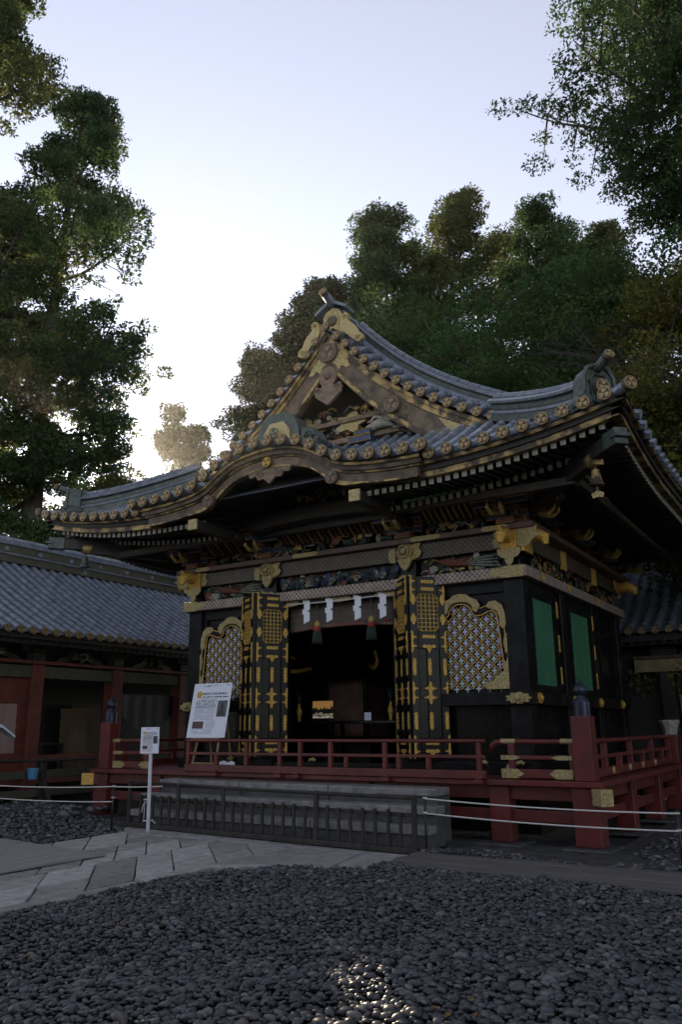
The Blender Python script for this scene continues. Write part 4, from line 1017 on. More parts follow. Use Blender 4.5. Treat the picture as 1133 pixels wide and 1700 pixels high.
# side bays: green blinds between lacquered frames with gilt straps
for (y0, y1) in ((.33, 1.50), (2.46, 3.80)):
    m = MB(); n = int((y1-y0)/.012)
    P = []
    for i in range(n+1):
        y = y0+(y1-y0)*i/n; x = 3.60+.016*math.sin(i*.9); P += [(x, y, 2.27), (x, y, 3.715)]
    m.add(P, [(2*i, 2*i+2, 2*i+3, 2*i+1) for i in range(n)]); m.build('green_blind', 'green', hall)
for y in (.26, 1.57, 2.38, 3.88, 4.4, 5.8): m = MB(); m.box(3.56, 3.66, y-.06, y+.06, 2.14, 3.98); m.build('bay_frame', 'lacquer_worn', hall)
for (y0, y1) in ((.32, 1.51), (2.44, 3.82)):
    for z0, z1 in ((2.14, 2.26), (3.72, 3.98)): m = MB(); m.box(3.56, 3.64, y0, y1, z0, z1); m.build('bay_frame', 'lacquer_worn', hall)
for y in (1.60, 3.93):
    for z in (3.62, 3.02, 2.46): 
        m = MB(); m.box(3.665, 3.685, y-.05, y+.0, z-.15, z+.15); m.build('gilt_strap', 'gold', hall, bevel=.004)
# lamps of the doorway: gold strip on left jamb
m = MB(); m.box(-1.225, -1.195, -.11, -.08, 3.3, 3.88); m.box(-1.225, -1.195, -.11, -.08, 1.9, 2.6); m.build('gilt_strap', 'gold', hall)
# ------------------------------------------------------------------ veranda
XD, YD, ZV = 4.986, -1.358, .863
m = MB(); m.box(-XD, XD, YD, -.125, ZV-.075, ZV); m.box(3.8, XD, -.124, 8, ZV-.075, ZV); m.box(-XD, -3.8, -.124, 8, ZV-.075, ZV)
m.build('veranda_deck', 'red', hall, bevel=.01)
m = MB(); m.box(-XD+.16, XD-.16, YD+.14, YD+.26, ZV-.27, ZV-.08)
for sg in (1, -1): m.box(sg*(XD-.22)-.06, sg*(XD-.22)+.06, YD+.27, 8, ZV-.27, ZV-.08)
m.build('veranda_beam', 'red', hall, bevel=.01)
m = MB(); m.box(-XD+.3, XD-.3, YD+.17, YD+.23, .30, .46)
for sg in (1, -1): m.box(sg*(XD-.24)-.03, sg*(XD-.24)+.03, YD+.3, 8, .30, .46)
m.build('veranda_tie', 'red', hall, bevel=.008)
xp = XD-.24; yp = YD+.24
posts = [(sg*xp, yp) for sg in (1, -1)]+[(3.5, yp), (-3.3, yp), (1.2, yp), (-1.2, yp)]+[(sg*xp, y) for sg in (1, -1) for y in (.9, 2.9, 4.9, 6.8)]
for (x, y) in posts:
    w = .18 if abs(x) > 4.5 and y < 0 else .15
    m = MB(); m.box(x-w, x+w, y-w, y+w, .02, ZV-.08); m.build('veranda_post', 'red', hall, bevel=.015)
for (x, y) in posts[:3]+posts[6:8]:
    m = MB(); m.box(x-.34, x+.34, y-.34, y+.34, -.03, .018); m.build('foot_stone', 'stoned', hall, bevel=.02)
for sg in (1, -1):      # diagonal beam noses with gilt boots at the corners
    a = Vector((sg*(XD-.35), YD+.35, ZV-.19)); d = Vector((sg*1, -1, 0)).normalized(); b = a+d*.62
    m = MB(); m.bar(a, b-d*.001, .17, .20); nb = m.build('corner_nose', 'red', hall, bevel=.006)
    m = MB(); m.bar(b-d*.22, b+d*.012, .185, .215); n0 = len(m.v)
    m.build('gilt_boot', 'gold' if sg < 0 else 'paleg', nb, bevel=.006)
# dark boarding under the hall
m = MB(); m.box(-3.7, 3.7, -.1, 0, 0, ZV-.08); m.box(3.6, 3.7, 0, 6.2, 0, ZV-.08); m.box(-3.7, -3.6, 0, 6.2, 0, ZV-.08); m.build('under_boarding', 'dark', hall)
# railing: part of the hall, posts and rails are its pieces
rail = MB()
zt, zm, zl = 1.385, 1.165, .935
def rbar(x0, x1, y, z, w, h, nm='rail', round_=False):
    m = MB()
    if round_: m.tube([(x0, y, z), (x1, y, z)], w, 10)
    else: m.box(x0, x1, y-w, y+w, z-h, z+h)
    return m
railing = MB(); railing.box(-2.46, 3.36, -1.40, -1.30, .865, .985); railing = railing.build('railing', 'red', hall, bevel=.012)
rbar(-2.46, 3.36, -1.35, 1.397, .03, .03, round_=True).build('rail', 'red', railing, smooth=True, autos=40)
rbar(-2.46, 3.36, -1.35, 1.176, .03, .024).build('rail', 'red', railing, bevel=.008)
for i, X in enumerate((-2.40, -1.73, -1.06, -.34, .08, .68, .98, 1.69, 1.93, 2.44, 3.26)):
    tall = i in (0, 2, 3, 4, 5, 7, 10) 
    m = MB(); m.box(X-.036, X+.036, -1.386, -1.314, .985, 1.375 if tall else 1.152); m.build('railing_post', 'red', railing, bevel=.008)
for X in (-1.73, -.34, .02, 1.72, 3.26):
    m = MB(); m.box(X-.075, X+.075, -1.45, -1.22, .80, .86); m.box(X-.055, X+.055, -1.43, -1.24, .86, .90); m.build('rail_foot', 'red', railing, bevel=.012)
def side_rail(p, q, posts_, mirror=1):
    p = Vector(p); q = Vector(q)
    m = MB(); m.tube([p+Vector((0, 0, zt)), q+Vector((0, 0, zt))], .036, 10); m.build('rail', 'red', railing, smooth=True, autos=40)
    for z, h in ((zm, .055), (zl+.01, .12)):
        m = MB(); m.bar(p+Vector((0, 0, z)), q+Vector((0, 0, z)), .075, h); m.build('rail', 'red', railing, bevel=.01)
    for t, full in posts_:
        c = p.lerp(q, t); m = MB(); m.box(c.x-.045, c.x+.045, c.y-.045, c.y+.045, zl, zt-.03 if full else zm); m.build('railing_post', 'red', railing, bevel=.01)
for sg in (1, -1):
    side_rail((sg*(3.50), yp, 0), (sg*xp, yp, 0), ((.14, 1), (.86, 1)))
    side_rail((sg*xp, yp, 0), (sg*xp, 5.0, 0), ((.07, 1), (.16, 1), (.30, 0), (.42, 1), (.56, 0), (.68, 1), (.82, 0), (.94, 1)))
    # curled ends where the front rail opens for the stair
    m = MB(); m.tube([(sg*3.55, yp, zt), (sg*3.44, yp, zt-.01), (sg*3.38, yp, zt-.06), (sg*3.35, yp, zt-.14)], [.036, .045, .045, .03], 10); m.build('rail_curl', 'red', railing, smooth=True)
    for z, L, h in ((zm, .30, .062), (zl+.01, .34, .128)):
        for x0 in (3.52, xp-.18):
            k = 1 if x0 < 4 else -1
            if x0 > 4: pl = [(0, -h/2), (0, h/2), (-L*.7, h/2), (-L, 0), (-L*.7, -h/2)]
            else: pl = [(0, -h/2), (L*.7, -h/2), (L, 0), (L*.7, h/2), (0, h/2)]
            if sg < 0: pl = [(-a, b) for a, b in pl[::-1]]
            m = MB(); m.prism(pl, (sg*x0, yp-.046, z), (1, 0, 0), (0, 0, 1), .012); m.build('gilt_cap', 'paleg', railing)
    for x0 in (3.62, xp-.24):
        m = MB(); m.tube([(sg*(x0-.10), yp, zt+.004), (sg*(x0+.12), yp, zt+.004)], .040, 10); m.build('gilt_cap', 'paleg', railing, smooth=True, autos=40)
    m = MB(); m.box(sg*xp-.135, sg*xp+.135, yp-.135, yp+.135, ZV, 1.735); m.build('corner_post', 'red', railing, bevel=.012)
    m = MB(); m.lathe([(.118, 1.736), (.118, 1.80), (.124, 1.802), (.124, 1.822), (.118, 1.824), (.118, 1.90), (.123, 1.902), (.123, 1.922), (.112, 1.925), (.10, 1.955), (.062, 1.985), (.058, 2.01), (.085, 2.035), (.105, 2.075), (.098, 2.12), (.06, 2.165), (.03, 2.195), (.012, 2.225), (0.002, 2.24)], (sg*xp, yp, 0), n=20)
    m.build('finial', 'finial', railing, smooth=True, autos=50)
    m = MB(); m.box(sg*xp-.12, sg*xp+.12, 4.88, 5.12, ZV, 1.42); m.build('corner_post', 'red', railing, bevel=.012)
    m = MB(); m.lathe([(.10, 1.3), (.13, 1.42), (.15, 1.55), (.20, 1.66), (.19, 1.70), (.05, 1.68)], (sg*xp, 5.0, 0), n=9); m.build('wrapped_finial', 'white' if sg > 0 else 'finial', railing, smooth=True, autos=30)
    for k, y in enumerate((.15, 1.2, 2.1, 3.1)):
        m = MB(); m.lathe([(.0, 0), (.055, 0), (.05, .02), (.01, .03)], (0, 0, 0), 'x', 12); m.v = [(sg*(xp+.04+x), y+yy2, z+zl+.02) for x, yy2, z in m.v]; m.build('gilt_stud', 'paleg', railing)
# hook-shaped fittings on the sill behind the rail
for x in (-2.35, -1.95, -.45, 2.85, 4.05-.6):
    m = MB(); m.tube([(x-.05, -.24, 1.0), (x-.02, -.26, 1.05), (x+.05, -.27, 1.06), (x+.09, -.26, 1.03)], [.02, .03, .035, .03], 8); m.build('door_hook', 'paleg', hall, smooth=True)
m = MB(); m.lathe([(.0, 0), (.075, 0), (.07, .03), (.04, .05), (.02, .06)], ax='y', n=14); m.v = [(x+3.3, -.21-y, z+.97) for x, y, z in m.v]; m.build('nail_cover', 'paleg', hall, smooth=True, autos=40)
# ================================================================== things in and around the doorway
SHG = None
def shide(x, z0, i, lab):
    m = MB(); w = .135; h = .135; sl = .05
    pts = []; xo = 0; z = z0
    for k in range(4):
        s_ = 1 if k % 2 == 0 else -1
        # each fold is a slanted parallelogram hanging half a step aside from the last
        a = xo; b = xo+w
        P = [(x+a, -.13-.004*k, z), (x+b, -.13-.004*k, z-sl*s_), (x+b, -.128-.004*k, z-h-sl*s_*.2), (x+a, -.128-.004*k, z-h+sl*s_*.8)]
        P2 = [(p[0], p[1]+.002, p[2]) for p in P]
        m.add(P+P2, [(0, 1, 2, 3), (7, 6, 5, 4), (0, 4, 5, 1), (1, 5, 6, 2), (2, 6, 7, 3), (3, 7, 4, 0)])
        z -= h*.80; xo += .035*s_
    return tag(m.build('paper_streamer', 'paper'), lab, 'paper streamer', 'zigzag paper streamers over the doorway')
for i, (x, l) in enumerate(((-.74, 'zigzag white paper streamer over the doorway, the one nearest the easel'), (-.22, 'second zigzag white paper streamer from the easel, beside the tassel nearer to it'), (.40, 'third zigzag white paper streamer from the easel, before the tassel farther from it'), (.93, 'zigzag white paper streamer over the doorway, the one farthest from the easel'))):
    shide(x, 4.02-.01*i, i, l)
m = MB(); pts = [(-1.19+2.38*t, -.118, 3.925-.02*math.sin(PI*t)) for t in np.linspace(0, 1, 12)]; m.tube(pts, .012, 6)
tag(m.build('straw_rope', 'rope'), 'thin pale rope across the doorway head carrying the paper streamers', 'rope')
t = empty('reed_blind', 'rolled brown reed blind hanging across the top of the dark doorway', 'blind', (0, .12, 3.4))
m = MB(); P = []
n = 24
for i in range(n+1):
    u = i/n; X = -1.2+2.4*u; zb = 3.42+.06*math.sin(PI*u)+.02
    P += [(X, .0, 3.93-3.4), (X, -.02*math.sin(u*20), zb-3.4)]
m.add(P, [(2*i, 2*i+2, 2*i+3, 2*i+1) for i in range(n)]); m.build('blind_sheet', 'reed', t)
m = MB(); m.tube([(-1.2+2.4*i/12, -.03, 3.42+.06*math.sin(PI*i/12)-3.4) for i in range(13)], .035, 8); m.build('blind_roll', 'brocade', t, smooth=True)
for x in (-.62, .02, .38, 1.0):
    m = MB(); m.prism(scallop(.07, .07, 5, .2, 2), (x, -.07, 3.49-3.4), (1, 0, 0), (0, 0, 1), .02); m.build('cord_knot', 'tread', t)
for i, (x, l) in enumerate(((-.45, 'red and black tassel in the doorway above the self-glowing picture'), (.74, 'red and black tassel in the doorway farther from the easel, above the white card'))):
    t = empty('tassel', l, 'tassel', (x, -.06, 3.2), 0, 'tassels under the doorway blind')
    m = MB(); m.tube([(0, 0, .36), (0, 0, .72)], .007, 5); m.build('cord', 'oxid', t)
    m = MB(); m.lathe([(.02, .37), (.045, .34), (.06, .26)], n=12); m.build('knot', 'tyel', t, smooth=True)
    m = MB(); m.lathe([(.06, .258), (.075, .17)], n=12); m.build('band', 'tread', t, smooth=True)
    m = MB()
    for k in range(22):
        a = 2*PI*k/22; r0 = .055; m.tube([(r0*math.cos(a), r0*math.sin(a), .2), (.085*math.cos(a), .085*math.sin(a), .05), (.09*math.cos(a), .09*math.sin(a), -.03-.02*(k % 3))], .012, 4)
    m.build('fringe', 'tblk', t)
# portable shrine in the dark
t = empty('portable_shrine', 'dark portable shrine with gilded curling roof corners inside the hall', 'portable shrine', (-1.35, 2.9, ZV+.012))
m = MB()
def ps(u, v):
    q = 2*u-1; w_ = 2*v-1; k = max(abs(q), abs(w_)); return (q*1.0, w_*1.0, 2.55-.50*k**.7-.25*k+.06*(abs(q*w_))**2)
grid(m, ps, 16, 16); m.tube([(0, 0, 2.5), (0, 0, 2.62)], [.14, .10], 10); m.build('shrine_roof', 'lacquer', t, smooth=True)
for sx in (1, -1):
    for sy in (1, -1):
        m = MB(); d = Vector((sx, sy, 0)).normalized(); b = Vector((sx*.98, sy*.98, 1.92))
        pts = [b-d*.35+Vector((0, 0, .08)), b]+[b+d*(.14+.16*math.sin(a))+Vector((0, 0, .16-.16*math.cos(a))) for a in np.linspace(-.4, 3.9, 12)]
        m.tube(pts, [.05]*2+[.05-.002*i for i in range(12)], 8); m.build('roof_curl', 'gold', t, smooth=True)
        m = MB(); m.tube([(sx*.5, sy*.5, 0.5), (sx*.5, sy*.5, 1.9)], .06, 8); m.build('shrine_post', 'lacquer', t)
m = MB(); m.box(-.48, .48, -.48, .48, .55, 1.85); m.build('shrine_body', 'brocade', t)
m = MB(); m.box(-.75, .75, -.75, .75, .40, .54); m.build('shrine_base', 'lacquer', t); 
m = MB(); m.box(-.7, .7, -.7, .7, 0, .399); m.build('shrine_stand', 'dark', t)
for k in range(5):
    m = MB(); m.lathe([(.001, .06), (.03, .04), (.04, 0), (.03, -.04), (.001, -.06)], n=8); o = m.build('roof_bead', 'gold', t, smooth=True); o.location = (0, 0, 2.66+.1*k); o.scale = (.5, .5, .5)
t = empty('altar_table', 'low black altar table across the inside of the doorway', 'table', (-.9, 1.5, ZV+.012))
m = MB(); m.box(-1.2, 1.5, -.25, .25, .80, .86); m.build('table_top', 'lacquer', t, bevel=.01)
for x in (-1.1, -.1, 1.4):
    for y in (-.2, .2): m = MB(); m.box(x-.03, x+.03, y-.03, y+.03, 0, .80); m.build('leg', 'lacquer', t)
t = empty('self_glowing_picture', 'small gold and black picture panel with added glow standing on the altar table', 'picture panel', (-1.30, 1.42, ZV+.872))
m = MB(); m.box(-.27, .27, .0, .02, .04, .42); m.build('frame', 'iron', t, bevel=.004)
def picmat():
    m = bpy.data.materials.new('self-glowing picture'); m.use_nodes = True; tt = m.node_tree; n = tt.nodes; L = tt.links.new
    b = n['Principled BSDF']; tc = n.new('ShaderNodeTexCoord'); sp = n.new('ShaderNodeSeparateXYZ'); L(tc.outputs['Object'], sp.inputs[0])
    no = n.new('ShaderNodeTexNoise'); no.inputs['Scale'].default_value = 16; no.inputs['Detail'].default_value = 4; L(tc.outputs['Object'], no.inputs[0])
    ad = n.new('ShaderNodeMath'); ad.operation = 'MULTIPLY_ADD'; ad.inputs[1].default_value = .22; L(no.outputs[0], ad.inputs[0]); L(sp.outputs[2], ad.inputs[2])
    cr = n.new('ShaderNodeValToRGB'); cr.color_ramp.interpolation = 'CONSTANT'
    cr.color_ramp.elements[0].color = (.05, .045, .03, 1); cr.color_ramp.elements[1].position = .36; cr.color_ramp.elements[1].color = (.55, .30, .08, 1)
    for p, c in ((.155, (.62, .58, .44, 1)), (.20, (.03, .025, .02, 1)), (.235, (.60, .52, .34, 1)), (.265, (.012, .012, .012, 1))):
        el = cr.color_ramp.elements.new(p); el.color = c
    L(ad.outputs[0], cr.inputs[0]); L(cr.outputs[0], b.inputs['Base Color']); L(cr.outputs[0], b.inputs['Emission Color']); b.inputs['Emission Strength'].default_value = .10; b.inputs['Roughness'].default_value = .3  # emission added to keep the picture bright in the dark room
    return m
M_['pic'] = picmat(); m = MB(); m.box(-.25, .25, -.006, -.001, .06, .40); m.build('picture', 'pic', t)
m = MB(); m.box(-.13, .13, -.006, .0, 0, .19); m.box(-.05, .05, 0, .10, 0, .012)
o = m.build('place_card', 'board'); o.location = (-.22, 1.40, ZV+.876); o.scale = (.6, 1, .8); tag(o, 'small white card standing on the altar table right of the picture', 'card')
def vase(x, lab):
    t = empty('altar_vase', lab, 'vase', (x, 1.5, ZV+.872), 0, 'slim gilded vases on the altar table')
    m = MB(); m.lathe([(.05, 0), (.03, .03), (.045, .12), (.07, .2), (.025, .3), (.03, .36)], n=12); m.build('body', 'gold', t, smooth=True)
    m = MB()
    for k in range(6): a = k; m.tube([(0, 0, .34), (.03*math.cos(a), .03*math.sin(a), .5), (.07*math.cos(a), .07*math.sin(a), .62)], [.006, .008, .003], 4)
    m.build('sprig', 'cr_g', t)
vase(-1.95, 'gilded altar vase at the end of the altar table beyond the self-glowing picture'); vase(.25, 'gilded altar vase beyond the white card on the altar table')
# ------------------------------------------------------------------ lettering
def text(body, size, M, parent, mtl='ink', name='lettering', xs=1.0, align='LEFT', bold=0.):
    cu = bpy.data.curves.new(name, 'FONT'); cu.body = body; cu.size = size; cu.align_x = align; cu.resolution_u = 3; cu.offset = bold
    o = bpy.data.objects.new(name, cu); C.objects.link(o); bpy.context.view_layer.update()
    dg = bpy.context.evaluated_depsgraph_get(); me = bpy.data.meshes.new_from_object(o.evaluated_get(dg)); bpy.data.objects.remove(o)
    me.materials.clear(); me.materials.append(M_[mtl]); q = bpy.data.objects.new(name, me); C.objects.link(q); q.parent = parent
    q.matrix_local = M @ Matrix.Rotation(PI/2, 4, 'X') @ Matrix.Diagonal((xs, 1, 1, 1))
    return q
def poster(parent, w, h, off=None):
    """printing on a board whose face is the plane y = 0 (local), z up from 0 to h"""
    rg = random.Random(5); old = set(parent.children)
    T = lambda x, z: Matrix.Translation((x*w-w/2, -.0025, z*h))
    def block(nm, x0, x1, z0, z1, mt, d=.002):
        m = MB(); m.box((x0-.5)*w, (x1-.5)*w, -d, -.0004, z0*h, z1*h); return m.build(nm, mt, parent)
    text('MUSHA GUNDAM Mk-II', .078*h*.78, T(.27, .785), parent, xs=.52*w/(h*.078*.78*10.9)*1.28, bold=.0012*h)
    text('SPECIAL EXHIBITION', .036*h, T(.29, .745), parent, xs=.50*w/(.036*h*10.6)*1.25) if False else None
    for (z, mt, hh, x0, x1, dn) in [(.965, 'inkg', .010, .26, .76, .8), (.945, 'ink', .012, .26, .76, .55), (.745, 'ink', .020, .28, .94, .9), (.715, 'inkg', .008, .2, .82, .8)]+[(.685-.026*i, 'ink', .012, .11, .66, .75) for i in range(6)]+[(.53-.016*i, 'inkg', .006, .11, .64, .95) for i in range(7)]+[(.41-.016*i, 'inkg', .006, .11, .64, .95) for i in range(3)]+[(.36-.016*i, 'inkg', .006, .11, .62, .95) for i in range(3)]+[(.30-.02*i, 'inkg', .006, .46, .70, .9) for i in range(7)]+[(.155-.017*i, 'inkg', .006, .11, .64, .9) for i in range(6)]+[(.96, 'inkg', .014, .85, .96, 1)]:
        m = MB(); x = x0
        while x < x1:
            L = rg.uniform(.012, .035) if hh > .008 else rg.uniform(.03, .10)
            if rg.random() < dn: m.box((x-.5)*w, (min(x1, x+L*.86)-.5)*w, -.002, -.0004, (z-hh/2)*h, (z+hh/2)*h)
            x += L
        m.build('text_line', mt, parent)
    block('photo_print', .70, .955, .375, .675, 'photo')
    m = MB(); m.prism([(-.26, -.42), (-.22, -.18), (-.12, -.10), (-.16, .10), (-.10, .24), (-.05, .36), (.05, .36), (.10, .24), (.16, .10), (.12, -.10), (.22, -.18), (.26, -.42)], (.325*w, -.003, .53*h), (.34*w, 0, 0), (0, 0, .32*h), .0006); m.build('photo_figure', 'ink', parent)
    block('photo_print', .11, .40, .165, .295, 'photo2')
    m = MB(); m.prism([(math.cos(a)*.075*w, math.sin(a)*.075*w) for a in np.linspace(0, 2*PI, 20, endpoint=False)], (-.32*w, -.003, .79*h), (1, 0, 0), (0, 0, 1), .002); m.build('seal', 'gold', parent)
    if off:
        for o in parent.children:
            if o not in old: o.location = Vector(o.location)+Vector(off)
t = empty('notice_board', 'large white printed notice board leaning on the wooden easel behind the railing', 'notice board', (-2.53, -.78, 1.44))
t.rotation_euler = (R_(-12), 0, R_(4)); bw, bh = .90, 1.04
m = MB(); m.box(-bw/2, bw/2, 0, .02, 0, bh); m.build('panel', 'board', t, bevel=.003); poster(t, bw, bh)
t = empty('easel', 'pale pine easel standing on the veranda under the big notice board', 'easel', (-2.50, -.70, ZV))
for x in (-.30, .26):
    m = MB(); m.bar((x*1.05, -.12, 0), (x*.8, .18, 1.25), .035, .03); m.build('front_leg', 'pine', t)
    m = MB(); m.bar((x*.9, .42, 0), (x*.72, .22, 1.2), .03, .03); m.build('back_leg', 'pine', t)
m = MB(); m.box(-.36, .32, -.11, -.02, .545, .57); m.build('ledge', 'pine', t); m = MB(); m.box(-.30, .26, -.11, -.08, .10, .13); m.build('stretcher', 'pine', t)
m = MB(); rg = random.Random(3)
for k in range(9): m.blob((rg.uniform(-.12, .12), rg.uniform(-.06, .06), rg.uniform(.03, .11)), (rg.uniform(.06, .12), .06, rg.uniform(.03, .06)), 0, 9, 6)
o = m.build('white_bundle', 'board', smooth=True); o.location = (-2.28, -.42, ZV); tag(o, 'crumpled white cloth bundle lying on the veranda beside the easel feet', 'cloth bundle')
t = empty('stake_sign', 'small white printed sign on a white pointed stake before the steps', 'sign', (-1.78, -2.95, 0)); t.rotation_euler = (0, 0, R_(12))
m = MB(); m.tube([(0.02, .03, -.0), (0.02, .03, .09), (.0, .03, 1.3)], [.006, .03, .03], 10); m.build('stake', 'pole', t, smooth=True, autos=40)
m = MB(); m.box(-.17, .17, -.02, -.002, 1.225, 1.635); pn = m.build('sign_panel', 'board', t, bevel=.003)
poster(t, .33, .40, (0, -.0205, 1.228))
# ------------------------------------------------------------------ stone steps
t = empty('stone_steps', 'three weathered grey stone steps up to the veranda', 'steps', (0, -1.9, 0))
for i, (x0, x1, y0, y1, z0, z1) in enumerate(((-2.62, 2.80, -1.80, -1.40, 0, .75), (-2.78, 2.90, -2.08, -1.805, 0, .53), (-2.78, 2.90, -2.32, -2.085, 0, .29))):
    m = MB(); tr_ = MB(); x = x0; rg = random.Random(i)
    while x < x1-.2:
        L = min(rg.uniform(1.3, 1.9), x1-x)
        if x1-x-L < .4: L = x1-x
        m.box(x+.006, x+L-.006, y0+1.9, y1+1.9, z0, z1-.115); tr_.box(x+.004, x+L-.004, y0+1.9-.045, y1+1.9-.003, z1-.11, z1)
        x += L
    o = m.build('step', 'stoned', t, bevel=.01); tr_.build('tread', 'stone', o, bevel=.016)  # paler treads and darker risers put the sky light into the stone colours
# ------------------------------------------------------------------ barrier in front of the steps
p0 = Vector((-2.83, -2.36, 0)); p1 = Vector((2.97, -2.84, 0)); dv = (p1-p0); Lb = dv.length
t = empty('slat_barrier', 'low weathered timber barrier of upright slats in front of the steps', 'barrier', p0, math.atan2(dv.y, dv.x))
m = MB(); m.box(-.15, Lb+.02, -.05, .05, .012, .085); m.build('bottom_rail', 'ofence', t, bevel=.012)
m = MB(); m.box(-.02, Lb, .022, .05, .46, .51); m.build('middle_rail', 'ofence', t, bevel=.006)
m = MB(); m.tube([(.0, .0, .735), (Lb*.5, .0, .705), (Lb, 0, .70)], .024, 8); m.build('top_rail', 'ofence', t, smooth=True)
rg = random.Random(11); n = 28
for i in range(n+1):
    x = .04+(Lb-.08)*i/n; tall = i in (0, 6, 11, 20, 28)
    if i == 1: x += .1
    m = MB(); w = .034 if tall else .021; top = .735 if tall else .53+rg.uniform(-.02, .02); ln = rg.uniform(-.012, .012)
    m.add([(x-w, -.02, .085), (x+w, -.02, .085), (x+w, .018, .085), (x-w, .018, .085), (x-w+ln, -.02, top), (x+w+ln, -.02, top), (x+w+ln, .018, top), (x-w+ln, .018, top)], [(0, 3, 2, 1), (4, 5, 6, 7), (0, 1, 5, 4), (1, 2, 6, 5), (2, 3, 7, 6), (3, 0, 4, 7)])
    m.build('post' if tall else 'slat', 'ofence', t, bevel=.005)
# ------------------------------------------------------------------ rope fence
def stake(x, y, h, lab, lean=0.):
    t = empty('rope_stake', lab, 'stake', (x, y, 0), 0, 'iron stakes carrying the white ropes')
    m = MB(); m.tube([(0, 0, -.05), (lean*.5, 0, h*.5), (lean, 0, h)], .017, 8); m.build('rod', 'iron', t, smooth=True)
    m = MB()
    for z in (h-.04, h-.22): m.tube([(lean+.024*math.cos(a), .024*math.sin(a), z+.006*a/6) for a in np.linspace(0, 13, 26)], .007, 5)
    m.build('knot', 'rope', t)
stake(-2.74, -2.78, .72, 'thin iron stake at the barrier end beside the white stake sign'); stake(3.08, -2.80, .74, 'thin iron stake at the barrier end beside the plank walkway'); stake(6.17, -2.70, .68, 'iron stake by the veranda corner, nearest the viewer'); stake(-6.6, -3.4, .72, 'iron stake among the stones before the corridor')
def rope(p, q, sag, lab, r=.010):
    p = Vector(p); q = Vector(q); m = MB(); m.tube([p.lerp(q, u)-Vector((0, 0, sag*4*u*(1-u))) for u in np.linspace(0, 1, 20)], r, 6); return tag(m.build('rope', 'rope', smooth=True), lab, 'rope', 'white ropes between the iron stakes')
rope((-6.6, -3.4, .70), (-2.74, -2.80, .68), .05, 'upper white rope stretched in front of the corridor'); rope((-6.6, -3.4, .50), (-2.74, -2.80, .44), .05, 'lower white rope stretched in front of the corridor')
rope((3.08, -2.82, .70), (6.17, -2.72, .645), .03, 'upper white rope stretched in front of the veranda posts'); rope((3.08, -2.82, .52), (6.17, -2.72, .46), .03, 'lower white rope stretched in front of the veranda posts')
rope((-2.74, -2.80, .68), (-1.78, -2.62, .70), .01, 'short white rope tying the iron stake to the barrier post'); 
m = MB(); m.tube([(-1.80, -2.90, .52), (-1.86, -2.95, .44), (-1.89, -2.96, .32)], .008, 5); m.tube([(-1.72, -2.92, .20), (-1.66, -2.94, .22), (-1.60, -2.94, .17)], .008, 5); m.tube([(-1.82+.036*math.cos(a), -2.94+.036*math.sin(a), .52) for a in np.linspace(0, 6.3, 14)], .008, 5); m.tube([(-1.80+.036*math.cos(a), -2.95+.036*math.sin(a), .20) for a in np.linspace(0, 6.3, 14)], .008, 5)
m.tube([(-1.85, -2.93, .52), (-1.845, -2.94, .36), (-1.845, -2.945, .20)], .006, 5); tag(m.build('tie_string', 'rope', smooth=True), 'white string tied round the white stake with loose ends hanging', 'string')
# ================================================================== corridor on the left
XC, XE, XR, YA, YZ = -8.2, -7.2, -11.4, -7.5, 15.
cor = empty('corridor_building', 'long red corridor building with grey tiled roof beside the hall', 'corridor', (XC, 0, 0))
def zr_(x): u = (XE-x)/(XE-XR); return 3.70+2.45*(.82*u+.18*u*u)
L_ = Matrix.Translation((-XC, 0, 0))
def bl(m, *a, **k):
    m.v = [(x-XC, y, z) for x, y, z in m.v]; return m.build(*a, **k)
m = MB()
def gc(u, v): x = XE+(XR-XE)*u; return (x, YA+(YZ-YA)*v, zr_(x))
grid(m, gc, 10, 2)
def gc2(u, v): x = XR-(XE-XR)*u; return (x, YA+(YZ-YA)*v, zr_(2*XR-x))
grid(m, gc2, 8, 2)
y = YA+.15; ys_ = []
while y < YZ:
    roll_tube(m, [(XE+.04+(XR-XE-.04)*u, y, zr_(XE+(XR-XE)*u)+.03) for u in np.linspace(0, .97, 8)], .085, .30, 7); ys_.append(y); y += .315
croof = bl(m, 'roof', 'tile', cor, smooth=True, autos=40)
for y in ys_[:52]:
    if y < 8: cap(croof, (XE+.065-XC, y, zr_(XE)+.03), PI/2, .95)
m = MB(); rp = [(XR, y, zr_(XR)) for y in np.linspace(YA, YZ, 12)]
for w, h0, h1, mi in ((.36, -.1, .10, 1), (.40, .10, .14, 0), (.26, .14, .40, 1), (.30, .40, .45, 0), (.24, .45, .52, 0)): m.sweep(rp, [(-w, h0), (w, h0), (w, h1), (-w, h1)], mi)
m.tube([(x, y, z+.58) for x, y, z in rp], .10, 8, 0)
for yy_ in np.arange(YA+.4, YZ, 1.1): m.lathe([(0, 0), (.07, 0), (.06, .03)], (0, 0, 0), 'x', 10, 0); k = 30; m.v[-k:] = [(x+XR+.265, y+yy_, z+zr_(XR)+.27) for x, y, z in m.v[-k:]]
bl(m, 'ridge', ['tile', 'moss'], croof, smooth=True, autos=40)
m = MB(); m.box(XE-.0, XE-.06, YA, YZ, 3.56, 3.66, 0); m.box(XE-.12, XE-.2, YA, YZ, 3.46, 3.56, 0)
m.add([(XE-.1, YA, 3.60), (XE-.1, YZ, 3.60), (XR, YZ, 5.7), (XR, YA, 5.7)], [(0, 1, 2, 3)], 0)
for yy_ in np.arange(YA+.1, YZ, .2): m.bar((XE-.10, yy_, 3.49), (XC-.3, yy_, 3.85), .08, .09, 0)
bl(m, 'eaves', 'dark', cor)
PY = [-5.3, -2.85, -.40, 2.05, 4.5, 6.95, 9.4]
